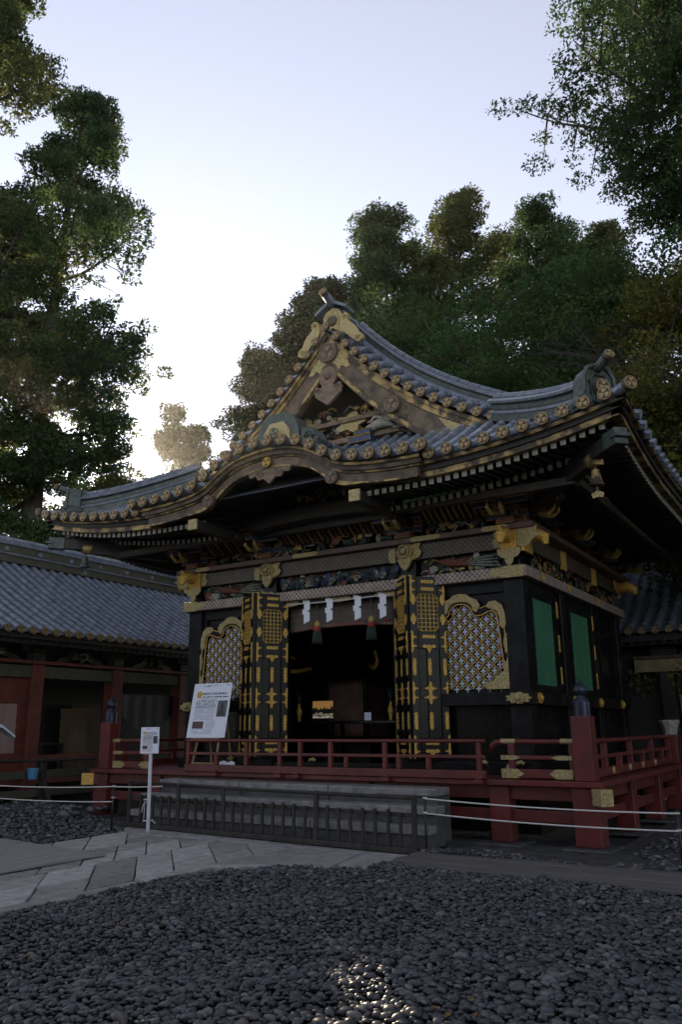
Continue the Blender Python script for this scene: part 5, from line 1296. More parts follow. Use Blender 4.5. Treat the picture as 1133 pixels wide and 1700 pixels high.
for y in PY:
    m = MB(); m.box(XC-.17, XC+.17, y-.17, y+.17, .06, 3.08); bl(m, 'pillar', 'redrust', cor, bevel=.02)
    m = MB(); m.box(XC-.28, XC+.28, y-.28, y+.28, -.02, .06); bl(m, 'foot_stone', 'stoned', cor, bevel=.02)
m = MB(); m.box(XC-.10, XC+.12, YA, YZ, 2.78, 3.05); bl(m, 'tie_beam', 'moss', cor, bevel=.012)
m = MB(); m.box(XC-.2, XC+.2, YA, YZ, 3.09, 3.17); bl(m, 'cap_beam', 'redrust', cor, bevel=.012)
m = MB(); m.box(XC-.08, XC+.10, YA, YZ, 3.56, 3.76); bl(m, 'eave_purlin', 'dark', cor)
for y in PY: m = MB(); m.box(XC-.14, XC+.18, y-.3, y+.3, 3.38, 3.55); m.box(XC-.12, XC+.16, y-.16, y+.16, 3.18, 3.37); bl(m, 'bracket', 'dark', cor, bevel=.015)
for y in [p+1.225 for p in PY[:-1]]:
    fl = [(-.75, 0), (-.62, .10), (-.42, .14), (-.30, .28), (-.16, .36), (.16, .36), (.30, .28), (.42, .14), (.62, .10), (.75, 0), (.5, .0), (.3, .06), (.18, .18), (-.18, .18), (-.3, .06), (-.5, .0)]
    m = MB(); m.prism(fl, (XC+.12, y, 3.175), (0, 1, 0), (0, 0, 1), .12); carve(y-.28, y+.28, 3.2, 3.5, XC+.1, 80, .1, m, axis='y', pal=(1, 2, 0)); m.m = [0 if i < 18 else v for i, v in enumerate(m.m)]; bl(m, 'frog_leg_strut', ['dark', 'moss', 'cr_w', 'dark', 'moss', 'dark'], cor)
m = MB(); m.box(XC-.08, XC+.08, YA, YZ, .42, .60); m.box(XC-.06, XC+.06, YA, YZ, .95, 1.05); bl(m, 'base_beam', 'redrust', cor, bevel=.01)
m = MB(); m.box(XR-1.5, XC-.1, YA, YZ, .45, .55); bl(m, 'floor', 'dark', cor)
m = MB(); m.box(XR+.5, XR+.6, YA, YZ, -.05, 5.75); m.box(XR+.5, XC, YZ-.1, YZ, .5, 4.0); bl(m, 'back_wall', 'dark', cor)
m = MB(); m.box(XC-.04, XC+.0, -2.68, -.57, .6, 2.78); bl(m, 'red_panel', 'redrust', cor)
m = MB(); m.box(XC+.0, XC+.05, -2.55, -.70, 2.20, 2.28); m.box(XC+.0, XC+.05, -2.55, -.70, 1.02, 1.10); m.box(XC+.0, XC+.05, -.78, -.70, 1.10, 2.20); m.box(XC, XC+.05, -2.55, -2.47, 1.1, 2.2); bl(m, 'panel_frame', 'redrust', cor, bevel=.006)
m = MB(); n = 40; P = []
for i in range(n+1): y = -2.46+1.67*i/n; P += [(XC+.02+.010*math.sin(i*1.3+.0)+.008*math.sin(i*.5), y, 1.11), (XC+.02+.006*math.sin(i*1.1), y, 2.19)]
m.add(P, [(2*i, 2*i+2, 2*i+3, 2*i+1) for i in range(n)]); bl(m, 'cloth_screen', 'cloth', cor, smooth=True)
# half-seen things under the corridor roof
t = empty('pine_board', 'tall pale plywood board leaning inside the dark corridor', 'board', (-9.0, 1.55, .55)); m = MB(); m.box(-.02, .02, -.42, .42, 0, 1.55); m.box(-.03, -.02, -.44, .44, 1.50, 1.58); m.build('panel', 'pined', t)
t = empty('work_table', 'plain dark table in the shade under the corridor roof', 'table', (-9.2, .3, .55)); m = MB(); m.box(-.35, .35, -.9, .9, .70, .74); m.build('table_top', 'dark', t)
for x in (-.3, .3):
    for y in (-.82, .82): m = MB(); m.box(x-.03, x+.03, y-.03, y+.03, 0, .70); m.build('leg', 'dark', t)
m = MB(); n = 30; P = []
for i in range(n+1): u = i/n; y = 2.35+2.0*u; P += [(XC-.05, y, 2.55-.05), (XC-.05+.02*math.sin(i), y, 2.05-.55*math.sin(PI*u))]
m.add(P, [(2*i, 2*i+2, 2*i+3, 2*i+1) for i in range(n)]); tag(m.build('black_curtain', 'dark', smooth=True), 'black swagged curtain hanging between two red corridor pillars', 'curtain')
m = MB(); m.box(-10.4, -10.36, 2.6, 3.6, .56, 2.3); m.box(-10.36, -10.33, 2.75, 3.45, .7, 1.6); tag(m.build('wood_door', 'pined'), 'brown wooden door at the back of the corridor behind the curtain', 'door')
# low timber fence with a pole rail in front of the corridor
t = empty('pole_fence', 'rough timber fence with a pole rail before the corridor', 'fence', (-6.9, -1.2, 0))
m = MB(); m.tube([(.1, -4.5, .98), (0, -1.5, 1.0), (.2, 2.2, .97)], .03, 8); m.build('pole_rail', 'ofence', t, smooth=True)
for y in (-4.0, -2.2, .25):
    m = MB(); m.box(-.06, .06, y-.06, y+.06, 0, 1.0); m.build('post', 'ofence', t, bevel=.01)
    m = MB(); m.bar((.05, y, .55), (.5, y-.1, 0), .07, .07); m.build('brace', 'ofence', t)
m = MB(); m.box(-.10, -.04, -4.5, 2.0, .62, .78); m.build('board_rail', 'moss', t, bevel=.01); m = MB(); m.box(-.10, -.04, -4.5, 2.0, .25, .40); m.build('board_rail', 'moss', t, bevel=.01)
t = empty('bucket', 'light blue plastic bucket hanging on the timber fence', 'bucket', (-6.78, -1.30, .62))
m = MB(); m.lathe([(.09, 0), (.115, .2), (.122, .2), (.122, .215), (.108, .215), (.085, .02), (.001, .02)], n=20); m.build('body', 'blue', t, smooth=True, autos=40)
m = MB(); m.tube([(0, .118*math.cos(a), .20-.09*math.sin(a)) for a in np.linspace(0, PI, 12)], .005, 5); m.build('handle', 'iron', t)
t = empty('post_notice', 'white pitched top of a post notice before the red cloth panel', 'notice', (-6.75, -2.25, 0)); m = MB(); m.box(-.03, .03, -.03, .03, 0, 1.35); m.build('post', 'ofence', t)
m = MB(); m.prism([(-.34, .0), (0, .22), (.34, 0), (.34, -.04), (0, .17), (-.34, -.04)], (.12, 0, 1.50), (0, 1, 0), (0, 0, 1), .24); m.build('roof', 'board', t)
# ================================================================== building behind, right
rear = empty('rear_building', 'dark tiled building with a gilt brocade beam standing behind the hall', 'building', (8, 8, 0))
def br(m, *a, **k): m.v = [(x-8, y-8, z) for x, y, z in m.v]; return m.build(*a, **k)
m = MB()
def grz(y): u = (y-7)/4; return 3.70+2.4*(.8*u+.2*u*u)
def gr(u, v): y = 7+4*u; return (2.9+(14-2.9)*v, y, grz(y))
grid(m, gr, 8, 2); x = 3.1; xs_ = []
while x < 13.5: roll_tube(m, [(x, 6.96+3.9*u, grz(7+3.9*u)+.03) for u in np.linspace(0, 1, 6)], .085, .3, 7); xs_.append(x); x += .30
rr = br(m, 'roof', 'tile', rear, smooth=True, autos=40)
for x in xs_[:12]: cap(rr, (x-8, -1.07, 3.73), 0, .9)
m = MB(); m.box(2.9, 14, 7.05, 7.15, 3.50, 3.66); m.box(2.9, 14, 7.2, 7.3, 3.42, 3.52)
for x in np.arange(3.0, 13, .24): m.bar((x, 7.02, 3.45), (x, 8.1, 3.75), .09, .1)
br(m, 'eaves', 'dark', rear)
m = MB(); m.box(3.6, 14, 7.62, 7.82, 2.82, 3.12); br(m, 'brocade_beam', 'meander', rear, bevel=.01); m = MB(); m.box(3.6, 14, 7.58, 7.84, 3.13, 3.2); br(m, 'cap_beam', 'strip', rear)
for x in (4.3, 6.6, 8.9): m = MB(); m.box(x-.16, x+.16, 7.64, 7.96, 0, 2.82); br(m, 'pillar', 'dark', rear, bevel=.02); m = MB(); m.box(x-.3, x+.3, 7.6, 7.9, 3.21, 3.42); br(m, 'bracket', 'dark', rear)
m = MB(); m.box(2.9, 14, 8.0, 8.1, 0, 4.2); br(m, 'wall', 'dark', rear); m = MB(); m.box(4.5, 6.4, 7.9, 7.99, 1.0, 2.3); br(m, 'door', 'pine', rear)
m = MB(); carve(4.6, 6.4, 3.22, 3.45, 7.7, 60, .1, m, pal=(4, 5, 5)); br(m, 'carving', CARV, rear)
# ================================================================== ground
def sheet(name, poly, z, mtl, kind='structure'):
    m = MB(); m.add([(x, y, z) for x, y in poly], [tuple(range(len(poly)))]); return tag(m.build(name, mtl), kind=kind)
sheet('ground', [(-160, -160), (160, -160), (160, 160), (-160, 160)], -.06, 'soil')
# paving: diagonal courses of long slabs between border strips
m = MB(); rg = random.Random(21)
def clip(poly, a, b, c):     # keep a*x+b*y <= c
    out = []
    for i in range(len(poly)):
        p, q = poly[i], poly[(i+1) % len(poly)]; dp = a*p[0]+b*p[1]-c; dq = a*q[0]+b*q[1]-c
        if dp <= 0: out.append(p)
        if (dp < 0) != (dq < 0) and dp != dq: t_ = dp/(dp-dq); out.append((p[0]+(q[0]-p[0])*t_, p[1]+(q[1]-p[1])*t_))
    return out
def shrink(poly, g):
    n = len(poly); cx = sum(p[0] for p in poly)/n; cy = sum(p[1] for p in poly)/n
    out = []
    for x, y in poly:
        d = math.hypot(x-cx, y-cy); k = max(0, 1-g*1.6/max(d, .05)); out.append((cx+(x-cx)*k, cy+(y-cy)*k))
    return out
def slab(poly, z):
    if len(poly) < 3: return
    ar = abs(sum(poly[i][0]*poly[(i+1) % len(poly)][1]-poly[(i+1) % len(poly)][0]*poly[i][1] for i in range(len(poly))))/2
    if ar < .02: return
    poly = shrink(poly, .010); n = len(poly); z += rg.uniform(-.008, .008); tx, ty = rg.uniform(-.012, .012), rg.uniform(-.012, .012); c = poly[0]
    top = [(x, y, z+(x-c[0])*tx+(y-c[1])*ty) for x, y in poly]
    m.add(top+[(x, y, -.08) for x, y in poly], [tuple(range(n))]+[(i, i+n, (i+1) % n+n, (i+1) % n) for i in range(n)])
s2 = math.sqrt(.5)
def edge_r(y): return 1.02-.0*(y)
lanes = [(-2.35, -1.25), (-1.25, -.22), (-.22, 1.02)]
for li, (xa, xb) in enumerate(lanes):
    c = -22+li*.35
    while c < 2:
        wd = .47+rg.uniform(-.09, .09)
        # course between x+y = c and c+wd*1.414
        big = [(xa, -14), (xb, -14), (xb, -2.9), (xa, -2.9)]
        q = clip(clip(big, -1, -1, -c), 1, 1, c+wd*1.414)
        if q:
            xm = (xa+xb)/2+rg.uniform(-.2, .2); slab(clip(q, 1, 0, xm), 0); slab(clip(q, -1, 0, -xm), 0)
        c += wd*1.414
# splayed apron of slabs before the steps
for (q) in ([(1.02, -4.75), (1.55, -4.35), (1.55, -2.9), (1.02, -2.9)], [(1.55, -4.35), (2.5, -4.38), (2.2, -2.9), (1.55, -2.9)], [(2.5, -4.38), (3.0, -3.95), (3.0, -2.9), (2.2, -2.9)], [(-2.35, -2.9), (.5, -2.9), (.5, -2.33), (-2.9, -2.33)], [(.5, -2.9), (3.1, -2.9), (3.1, -2.33), (.5, -2.33)]): slab(q, 0)
y = -13.6                       # right border strip of long kerb stones
while y < -4.8:
    L = rg.uniform(1.1, 1.7); slab([(1.03, y), (1.24, y), (1.24, min(-4.75, y+L)), (1.03, min(-4.75, y+L))], .012); y += L
slab([(1.05, -4.74), (1.25, -4.85), (1.75, -4.42), (1.55, -4.34)], .008); slab([(1.76, -4.48), (2.55, -4.5), (2.55, -4.39), (1.76, -4.39)], .008); slab([(2.55, -4.5), (3.12, -4.02), (3.02, -3.94), (2.5, -4.39)], .008)
tag(m.build('stone_path', 'paver', bevel=.008), kind='structure')
m = MB(); x = -7                # stone apron under the veranda edge
while x < 12:
    L = rg.uniform(1.2, 1.8)
    if not (-3.0 < x+L/2 < 2.9): slab([(x, -2.55), (x+L, -2.55), (x+L, -1.75), (x, -1.75)], -.01)
    slab([(x+.4, -1.75), (x+L+.4, -1.75), (x+L+.4, -.6), (x+.4, -.6)], -.014); x += L
for i in range(8): slab([(5.0+i*.0, -.6+i*1.2), (6.6, -.6+i*1.2), (6.6, .6+i*1.2), (5.0, .6+i*1.2)], -.012)
tag(m.build('stone_apron', 'stoned', bevel=.01), kind='structure')
t = empty('timber_walkway', 'grey plank walkway laid on the gravel beside the veranda', 'walkway', (6.5, -3.45, 0))
for i, y in enumerate((-.44, -.22, 0, .22, .44)):
    m = MB(); m.box(-3.5+.03*(i % 2), 5.5, y-.105, y+.105, .03, .062-.003*(i % 2)); m.build('plank', 'plank', t, bevel=.005)
for x in (-3, -1, 1, 3): m = MB(); m.box(x-.04, x+.04, -.5, .5, -.04, .03); m.build('bearer', 'plank', t)
t = empty('board_walk', 'pale boards laid side by side along the paved path', 'walkway', (-1.6, -5.9, 0))
for i in range(9):
    x = -1.25+.30*i-.25; y1 = 1.35-.13*i*.3; m = MB(); m.box(x-.145, x+.145, -5.5, y1, .012, .034); m.build('plank', 'bboard', t, bevel=.004)
# ------------------------------------------------------------------ gravel: rounded river stones, one mass
def icos(sub):
    bm = bmesh.new(); bmesh.ops.create_icosphere(bm, subdivisions=sub, radius=1); bm.verts.ensure_lookup_table()
    V = np.array([v.co[:] for v in bm.verts]); F = np.array([[v.index for v in f.verts] for f in bm.faces]); bm.free(); return V, F
bases = {}
for sub in (1, 2):
    IV, IF = icos(sub); bl_ = []
    for k in range(14):
        rs = np.random.RandomState(k); d = rs.randn(6, 3); d /= np.linalg.norm(d, axis=1)[:, None]; r = np.ones(len(IV))
        for j in range(6): r += .17*rs.uniform(-1, .7)*np.maximum(0, IV @ d[j])**1.5*2
        bl_.append(IV*r[:, None]*np.array([1, rs.uniform(.55, .95), rs.uniform(.30, .56)]))
    bases[sub] = (bl_, IF)
rs = np.random.RandomState(4)
def scatter(n, x0, x1, y0, y1, cond, smin, smax, hfn, sp=.058):
    out = []; nx = int((x1-x0)/sp); ny = int((y1-y0)/sp)
    for i in range(nx):
        for j in range(ny):
            x = x0+(i+.5+rs.uniform(-.5, .5))*sp; y = y0+(j+.5+rs.uniform(-.5, .5))*sp
            if cond(x, y): out.append((x, y, hfn(x, y)+rs.uniform(-.02, .012), smin+(smax-smin)*rs.beta(1.1, 3.2)))
    return out
def cond_main(x, y):
    if x < 1.26 or y > -2.6: return False
    if y > -4.35+.0 and x < 3.05: return False
    if -3.97 < y < -2.93 and x > 2.98: return False
    if x < 3.1 and y > -4.5 and x < 3.1: 
        if y > -4.52 and x < 2.6: return False
        if y-(-4.52) > (x-2.6)*1.0: return False
    if x < 1.9 and y > -4.95: return False
    dx, dy = x-8.09, y+12.81
    # only what the lens (and a step to the side) takes in
    fwd = -.53*dx+.848*dy; lat = .848*dx+.53*dy
    return fwd > 2.9 and -fwd*.52-1.2 < lat < fwd*.52+2.2
hm = lambda x, y: .0+.03*math.sin(x*1.1+y*.7)+.02*math.sin(x*2.3-y*1.9)+(.045 if x > 1.6 else 0)+.0
st = scatter(0, 1.2, 10.6, -11.6, -2.6, cond_main, .018, .072, hm, .040)
near = lambda x, y: cond_main(x, y) and math.hypot(x-8.09, y+12.81) < 8
st += scatter(0, 1.2, 8.6, -11.6, -4.2, near, .016, .045, lambda x, y: hm(x, y)-.025, .060)
def cond_left(x, y):
    if not (-9 < x < -2.42 and -9 < y < -1.7): return False
    if x > -2.9 and y > -2.62: return False
    return True
hl = lambda x, y: .0+.02*math.sin(x*1.7+y)+.15*max(0, min(1, (-3.4-x)/2.5))
st += scatter(0, -7.5, -2.4, -6.5, -1.75, cond_left, .04, .10, hl, .095)
st += [(rs.uniform(-7.0, -4.2), rs.uniform(-2.4, -1.2), .14, rs.uniform(.09, .16)) for _ in range(36)]
st += [(x, rs.uniform(-2.93, -2.55), .0, rs.uniform(.03, .06)) for x in np.arange(3.1, 9, .03)]
st += [(rs.uniform(5.3, 8), rs.uniform(-2.6, 2), .0, rs.uniform(.04, .07)) for _ in range(500)]
allV = []; allF = []; off = 0
for i, (x, y, z, r) in enumerate(st):
    bl_, IF = bases[2 if math.hypot(x-8.09, y+12.81) < 6.2 else 1]; B = bl_[rs.randint(14)]; a = rs.uniform(0, 2*PI); tl = rs.uniform(-.35, .35); c, s_ = math.cos(a), math.sin(a); ct, st_ = math.cos(tl), math.sin(tl)
    Rm = np.array([[c, -s_, 0], [s_, c, 0], [0, 0, 1]]) @ np.array([[ct, 0, st_], [0, 1, 0], [-st_, 0, ct]])
    allV.append((B*r) @ Rm.T+np.array([x, y, z])); allF.append(IF+off); off += len(B)
tag(fastmesh('gravel', np.concatenate(allV), np.concatenate(allF), 'gravel', smooth=True), kind='stuff')
print('stones', len(st))
m = MB(); rg = random.Random(77)      # brown leaves blown over the stones and into the joints
for k in range(170):
    x = rg.uniform(-2.3, 8); y = rg.uniform(-11, -2.7); z = (hm(x, y)+.035) if cond_main(x, y) else .02
    if not cond_main(x, y) and not (x < 1.1 and rg.random() < .35): continue
    a = rg.uniform(0, 6.28); L = rg.uniform(.018, .04); c, s_ = math.cos(a), math.sin(a); tz = rg.uniform(-.012, .012)
    m.add([(x-c*L, y-s_*L, z+tz), (x-s_*L*.5, y+c*L*.5, z+.006), (x+c*L, y+s_*L, z-tz), (x+s_*L*.5, y-c*L*.5, z+.004)], [(0, 1, 2), (0, 2, 3)])
M_['litter'] = mat('dry leaves', (.22, .11, .035), (.10, .055, .025), .8, 0, 30)
tag(m.build('leaf_litter', 'litter'), kind='stuff')
# ================================================================== trees
def leaf_quads(cent, size, rs, flat=.0, nrm=None, aspect=.5):
    """one small kite-shaped spray per centre"""
    n = len(cent); d = rs.randn(n, 3); 
    if nrm is not None: d = d*.6+nrm
    d[:, 2] -= flat; d /= np.linalg.norm(d, axis=1)[:, None]
    e = rs.randn(n, 3); e -= (e*d).sum(1)[:, None]*d; e /= np.linalg.norm(e, axis=1)[:, None]
    s = size*rs.uniform(.6, 1.3, n)[:, None]
    V = np.stack([cent-d*s*.5, cent+e*s*aspect*.5+d*s*.05, cent+d*s*.6, cent-e*s*aspect*.5+d*s*.05], 1).reshape(-1, 3)
    return V
LEAF_N, LEAF_S = 2.6, .78
def tree(name, lab, x, y, h, r, crown0, n_limb, clumps, leaf_n, leaf, mtl='cedar', seed=1, trunk_r=.4, shape='cedar', group=None, droop=-.15, clump_r=1.0, lean=0., bark='bark', zb=0., keep=None):
    rs = np.random.RandomState(seed); rg = random.Random(seed)
    t = empty(name, lab, 'tree', (x, y, zb), 0, group)
    tr = MB(); 
    path = [Vector((lean*u*h*.3+.25*math.sin(u*5+seed), .25*math.cos(u*4+seed)-.25, h*u)) for u in np.linspace(0, .97, 14)]
    tr.tube(path, [trunk_r*(1.25 if i == 0 else 1)*(1-.93*i/13) for i in range(14)], 10)
    def tp(z): u = min(.999, z/h/.97)*13; i = int(u); return path[i].lerp(path[min(13, i+1)], u-i)
    CC = []; TUF = []
    for i in range(n_limb):
        u = (i+rg.random())/n_limb; z = h*(crown0+(1-crown0)*u*.97)
        a = rg.uniform(0, 2*PI) if i % 3 == 0 else (i*2.399) % (2*PI)
        if shape == 'cedar':
            rad = r*(min(1, .62+u*1.6) if u < .25 else 1)*(1-max(0, u-.3)/.7*.80)*(.55+.55*rg.random())
            b0 = tp(z); ce = Vector((math.cos(a), math.sin(a), 0)); rise_ = rg.uniform(-.12, .10)+.55*u
            P = [b0+ce*(rad*q)+Vector((0, 0, rad*(rise_*q-.22*math.sin(PI*q)*(1-u)+.16*q*q))) for q in (0, .3, .6, .85, 1)]
            w0 = trunk_r*(.24-.15*u); tr.tube(P, [w0, w0*.75, w0*.5, w0*.3, .015], 5)
            sd_ = Vector((-ce.y, ce.x, 0))
            for k in range(clumps):
                q = .22+.78*((k+rg.random()*.8)/clumps); f = q*4; ii = min(3, int(f)); qq = [0, .3, .6, .85, 1]; ii = max(j_ for j_ in range(4) if qq[j_] <= q); p = P[ii].lerp(P[ii+1], (q-qq[ii])/(qq[ii+1]-qq[ii]))
                Ls = rad*.50*(1.1-q*.65)*rg.uniform(.5, 1.1)*(1 if k % 2 else -1); tip = p+sd_*Ls+ce*abs(Ls)*.5+Vector((0, 0, rg.uniform(-.25, .2)*abs(Ls)))
                tr.tube([p, tip], [w0*.22+.012, .010], 4)
                for q2 in ((.5, 1.0) if k % 3 else (1.0,)):
                    TUF.append((p.lerp(tip, q2)+Vector((rg.gauss(0, .18), rg.gauss(0, .18), rg.gauss(0, .14))), clump_r*1.12*rg.uniform(.5, 1.3)*(1-.25*u)))
        else:
            rad = r*math.sin(PI*(.22+.68*u))**.7*(.6+.5*rg.random())
            b0 = tp(z); tip = b0+Vector((math.cos(a)*rad, math.sin(a)*rad, rad*(.30+rg.uniform(-.2, .2))))
            mid = b0.lerp(tip, .5)+Vector((0, 0, rad*.10)); tr.tube([b0, mid, tip], [trunk_r*.22*(1-u*.6), trunk_r*.13*(1-u*.6), .02], 6)
            for k in range(clumps):
                q = .28+.75*(k+rg.random())/clumps; p = (b0.lerp(mid, q*2) if q < .5 else mid.lerp(tip, (q-.5)*2))
                sp = rad*.32; c = p+Vector((rg.gauss(0, sp*.55), rg.gauss(0, sp*.55), rg.gauss(0, sp*.3)+droop*rad*.25*q))
                if k % 2 == 0: tr.tube([p, c], [.035, .012], 4)
                CC.append((c, clump_r*rg.uniform(.55, 1.25)))
    if shape == 'cedar':
        for k in range(10): TUF.append((path[-1]+Vector((rg.gauss(0, .3), rg.gauss(0, .3), .3-.35*k)), clump_r*rg.uniform(.6, .9)))
    Vs = []
    for c, cr in CC:
        n = max(8, int(leaf_n*LEAF_N*cr*cr/clump_r**2)); g = rs.randn(n, 3); g /= np.linalg.norm(g, axis=1)[:, None]; g *= (rs.uniform(0.25, 1, n)**.5)[:, None]
        if shape == 'flat': g *= np.array([1.25, 1.25, .28])
        else: g *= np.array([1, 1, .62])
        cent = g*cr+np.array(c)[None, :]
        Vs.append(leaf_quads(cent, leaf*LEAF_S, rs, .25 if shape == 'cedar' else .1, nrm=g if shape == 'cedar' else None, aspect=.42 if shape == 'cedar' else .6))
    for c, cr in TUF:         # rounded boughs: a lit skin of sprays with spikes standing out of it
        n = max(8, int(leaf_n*1.45*cr*cr/clump_r**2)); g = rs.randn(n, 3); g[:, 2] = g[:, 2]*.9+.12; g /= np.linalg.norm(g, axis=1)[:, None]
        lob = 1+.28*np.sin(g[:, 0]*4+c[0]*3)*np.cos(g[:, 1]*4.3+c[1]*2)
        cent = np.array(c)[None, :]+g*(cr*lob*rs.uniform(.35, 1, n)**.45)[:, None]*np.array([1.1, 1.1, .66])
        jit = rs.randn(n, 3); spike = (rs.uniform(0, 1, n) < .4)[:, None]
        tang = np.cross(g, jit); tang /= np.linalg.norm(tang, axis=1)[:, None]+1e-6
        d = np.where(spike, g+.45*jit, tang+.35*g+.2*jit); d /= np.linalg.norm(d, axis=1)[:, None]
        e = np.where(spike, np.cross(d, rs.randn(n, 3)), np.cross(g+.35*rs.randn(n, 3), d)); e /= np.linalg.norm(e, axis=1)[:, None]+1e-6
        sz_ = leaf*rs.uniform(.55, 1.6, n)[:, None]
        Vs.append(np.stack([cent-d*sz_*.5, cent+e*sz_*.27, cent+d*sz_*.6, cent-e*sz_*.27], 1).reshape(-1, 3))
    V = np.concatenate(Vs); F = np.arange(len(V)).reshape(-1, 4)
    tr.build('trunk', bark, t, smooth=True, autos=60, recalc=False)
    fastmesh('crown', V, F, mtl, t)
    return t
GB = 'cedars added outside the view to shade the court'
def T(az, dist, *a, **k):
    x, y = polar(az, dist); return tree(k.pop('name', 'cedar_tree'), a[0], x, y, *a[1:], **k)
T(52.9, 31, 'tall cedar with a thick bare trunk rising behind the corridor', 28.6, 5.5, .27, 44, 9, 139, 0.126, seed=2, trunk_r=.55, clump_r=.54, mtl='cedar')
T(59.5, 29, 'tallest cedar, cut off by the picture edge beyond the corridor', 31, 5.2, .27, 40, 9, 132, 0.126, seed=5, trunk_r=.55, clump_r=.54, mtl='cedar2')
T(56.2, 35, 'full cedar standing between the thick bare trunk and the picture edge', 25.0, 4.2, .5, 22, 8, 128, 0.133, seed=7, trunk_r=.45, clump_r=.56, mtl='cedar')
T(51.0, 38, 'lower sunlit cedar beside the thick bare trunk', 20.0, 4.2, .3, 20, 6, 121, 0.126, seed=9, trunk_r=.42, clump_r=.62, mtl='cedar2')
T(48.8, 42, 'thin sparse cedar beside the far upswept corner of the hall roof', 15.5, 3.6, .3, 14, 5, 108, 0.140, seed=13, trunk_r=.3, clump_r=.6, mtl='cedar2')
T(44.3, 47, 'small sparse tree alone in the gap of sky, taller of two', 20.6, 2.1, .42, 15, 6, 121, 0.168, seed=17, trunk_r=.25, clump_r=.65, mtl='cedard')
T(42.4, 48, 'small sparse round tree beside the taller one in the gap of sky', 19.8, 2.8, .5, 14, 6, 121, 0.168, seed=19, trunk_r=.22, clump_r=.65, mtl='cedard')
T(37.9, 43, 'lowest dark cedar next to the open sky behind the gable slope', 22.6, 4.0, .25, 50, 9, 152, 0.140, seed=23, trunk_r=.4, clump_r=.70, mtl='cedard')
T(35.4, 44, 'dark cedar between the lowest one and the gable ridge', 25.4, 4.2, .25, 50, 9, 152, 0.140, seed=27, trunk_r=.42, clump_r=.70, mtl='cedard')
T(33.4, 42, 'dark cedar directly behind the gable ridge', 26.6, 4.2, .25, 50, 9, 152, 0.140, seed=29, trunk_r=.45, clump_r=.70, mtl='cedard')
T(27.8, 40, 'big rounded cedar next to the gable ridge ornament, taller than its neighbour there', 29.6, 5.0, .3, 50, 9, 156, 0.140, seed=31, trunk_r=.5, clump_r=.74, mtl='cedar')
T(22.8, 41, 'tall cedar with a gold lit crown over the middle of the roof', 31.4, 4.9, .35, 38, 9, 152, 0.140, seed=37, trunk_r=.5, clump_r=.70, mtl='cedar2')
T(16.8, 41, 'tall cedar with open branches next to the gold lit one', 30.0, 4.8, .35, 34, 8, 145, 0.140, seed=41, trunk_r=.45, clump_r=.70, mtl='cedar')
T(11.6, 43, 'cedar with its top in the gap beside the overhanging tree', 29.4, 4.8, .3, 38, 8, 139, 0.140, seed=43, trunk_r=.45, clump_r=.68, mtl='cedar2')
T(1.0, 25, 'biggest overhanging cedar, nearest of all, above the rear building', 34, 7.4, .54, 74, 12, 163, 0.112, seed=47, trunk_r=.6, clump_r=.58, mtl='cedar')
T(25.2, 46, 'cedar filling the notch between the big rounded one and the gold lit one', 32.0, 4.8, .3, 40, 9, 80, .147, seed=101, trunk_r=.45, clump_r=.74, mtl='cedar')
T(19.6, 46, 'cedar filling the notch between the gold lit one and the open branched one', 32.4, 4.8, .3, 40, 9, 80, .147, seed=103, trunk_r=.45, clump_r=.74, mtl='cedar2')
T(13.9, 45, 'cedar just behind the open branched one, towards the overhanging tree', 30.6, 4.8, .3, 40, 9, 80, .147, seed=107, trunk_r=.45, clump_r=.74, mtl='cedar')
T(31.0, 45, 'cedar peeping over the gable ridge ornament between two larger crowns', 29.0, 4.4, .3, 38, 9, 80, .147, seed=109, trunk_r=.45, clump_r=.74, mtl='cedar')
T(13.0, 27, 'broad dark maple spreading flat branches behind the hall roof', 15.0, 6.6, .36, 32, 10, 170, .15, name='maple_tree', seed=53, trunk_r=.40, shape='flat', clump_r=1.15, mtl='leaf', bark='bark2')
T(22.5, 30, 'dark green maple behind the hall ridge with yellowing lower leaves', 14.5, 5.2, .34, 26, 8, 160, .16, name='maple_tree', seed=59, trunk_r=.34, shape='flat', clump_r=1.1, mtl='leaf', bark='bark2')
T(4.6, 23, 'leafy green tree beyond the upswept hall eave with the gilded bell', 13.5, 4.6, .12, 34, 8, 190, .16, name='broadleaf_tree', seed=61, trunk_r=.28, shape='round', clump_r=1.0, mtl='leafy', bark='bark2')
T(-2.5, 24, 'dark evergreen tree beyond the rear building', 17, 4.8, .15, 32, 8, 170, .2, name='broadleaf_tree', seed=67, trunk_r=.3, shape='round', clump_r=1.1, mtl='leaf', bark='bark2')
T(45.8, 33, 'sunlit bushy tree showing between the corridor ridge and the hall eave', 8.6, 4.2, .1, 26, 8, 180, .2, name='bushy_tree', seed=71, trunk_r=.2, shape='round', clump_r=.9, mtl='leafy', bark='bark2')
T(40.8, 34, 'dark bushy tree low behind the corridor beside the sunlit one', 7.6, 3.8, .1, 22, 8, 180, .2, name='bushy_tree', seed=73, trunk_r=.2, shape='round', clump_r=.9, mtl='leaf', bark='bark2')
T(56.5, 44, 'far bushy tree low behind the thick bare cedar trunk', 8.6, 4.6, .1, 24, 8, 150, .22, name='bushy_tree', seed=79, trunk_r=.25, shape='round', clump_r=1.1, mtl='leafy', bark='bark2')
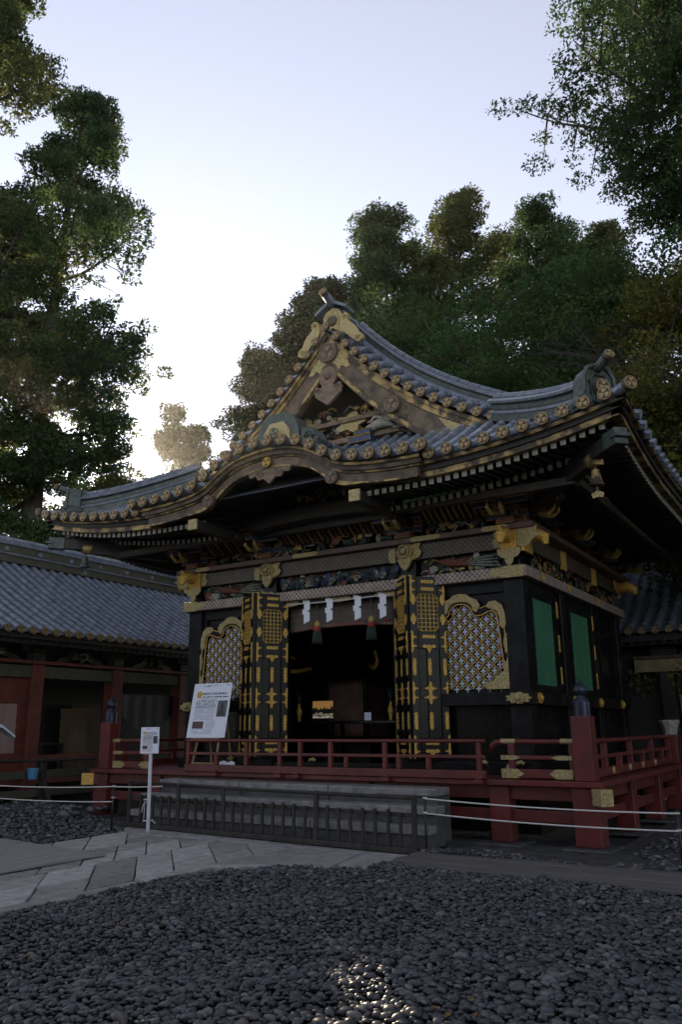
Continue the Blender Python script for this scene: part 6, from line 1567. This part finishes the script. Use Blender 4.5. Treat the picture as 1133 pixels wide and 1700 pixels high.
# cedars added out of view beside the court to shade the hall and gravel
proto = None
for k, (az, d) in enumerate(((-27, 18.5), (-38, 20), (-62, 22))):
    x, y = polar(az, d)
    if proto is None:
        proto = tree('cedar_tree', 'tall cedar added outside the view to shade the hall side and gravel', x, y, 21, 5.6, .14, 40, 6, 16, .8, seed=90, trunk_r=.5, clump_r=1.2, mtl='cedar', group=GB)
    else:
        t = proto.copy(); C.objects.link(t); t.location = (x, y, 0); t.rotation_euler = (0, 0, k*1.3); t.scale = (1, 1, .85+.05*(k % 5))
        for ch in list(proto.children): c = ch.copy(); C.objects.link(c); c.parent = t
# unseen roof added behind the viewer to keep sky off the near gravel
t = empty('unseen_shade_roof', 'unseen dark roofed structure added behind the viewer to shade the near gravel', 'shade roof', (6, -17, 0))
m = MB()
for q in (1, -1):
    P = [(-12, 5*q, 4.15), (14, 5*q, 4.15), (14, 2.6*q, 4.9), (-12, 2.6*q, 4.9), (14, 0, 6.4), (-12, 0, 6.4)]
    m.add(P+[(x, y, z-.25) for x, y, z in P], [(0, 1, 2, 3), (3, 2, 4, 5), (6, 9, 8, 7), (9, 11, 10, 8), (0, 6, 7, 1), (1, 7, 8, 2), (2, 8, 10, 4), (0, 3, 9, 6), (3, 5, 11, 9)])
m.build('roof', 'tile', t)
for x in (-8, -3, 2, 7, 12):
    for y in (-3, 3): m = MB(); m.box(x-.2, x+.2, y-.2, y+.2, -.04, 4.7); m.build('pillar', 'redrust', t, bevel=.02)
m = MB(); m.box(-12, 14, -.06, .06, -.04, 5.0); m.build('wall', 'dark', t)
# bare grey twigs in front of the big cedar
x, y = polar(4.5, 21); t = empty('bare_tree', 'leafless grey tree with fine twigs before the biggest cedar', 'tree', (x, y, 0))
m = MB(); rg = random.Random(8)
def twig(p, d, L, r, k):
    q = p+d*L; m.tube([p, p.lerp(q, .5)+Vector((rg.gauss(0, .06*L), rg.gauss(0, .06*L), rg.gauss(0, .06*L))), q], [r, r*.8, r*.6], 4, cap=False)
    if k == 0: return
    for i in range(rg.choice((2, 3, 3))):
        e_ = (d+Vector((rg.gauss(0, .45), rg.gauss(0, .45), rg.gauss(.05, .35)))).normalized(); twig(p.lerp(q, rg.uniform(.5, 1)), e_, L*rg.uniform(.55, .85), r*.58, k-1)
m.tube([(0, 0, 0), (.1, 0, 5), (.0, .1, 9)], [.2, .15, .11], 8)
for i in range(9): a = rg.uniform(2.0, 4.6); twig(Vector((0, 0, 6+i*.55)), Vector((math.cos(a)*.8, math.sin(a)*.5, .55)).normalized(), 2.3, .055, 4)
m.build('trunk', 'ofence', t, recalc=False)

# ------------------------------------------------------------------ evening haze lit by the low sun
m = MB(); m.box(-162, 162, -162, 162, -1.1, 37.5); hz = tag(m.build('haze', 'soil'), kind='stuff')
hm_ = bpy.data.materials.new('haze'); hm_.use_nodes = True; n_ = hm_.node_tree.nodes; n_.remove(n_['Principled BSDF'])
pv = n_.new('ShaderNodeVolumePrincipled'); pv.inputs['Color'].default_value = (.95, .93, .90, 1); pv.inputs['Density'].default_value = .00016; pv.inputs['Anisotropy'].default_value = .9
hm_.node_tree.links.new(pv.outputs[0], n_['Material Output'].inputs['Volume']); hz.data.materials.clear(); hz.data.materials.append(hm_)
S.cycles.volume_bounces = 0
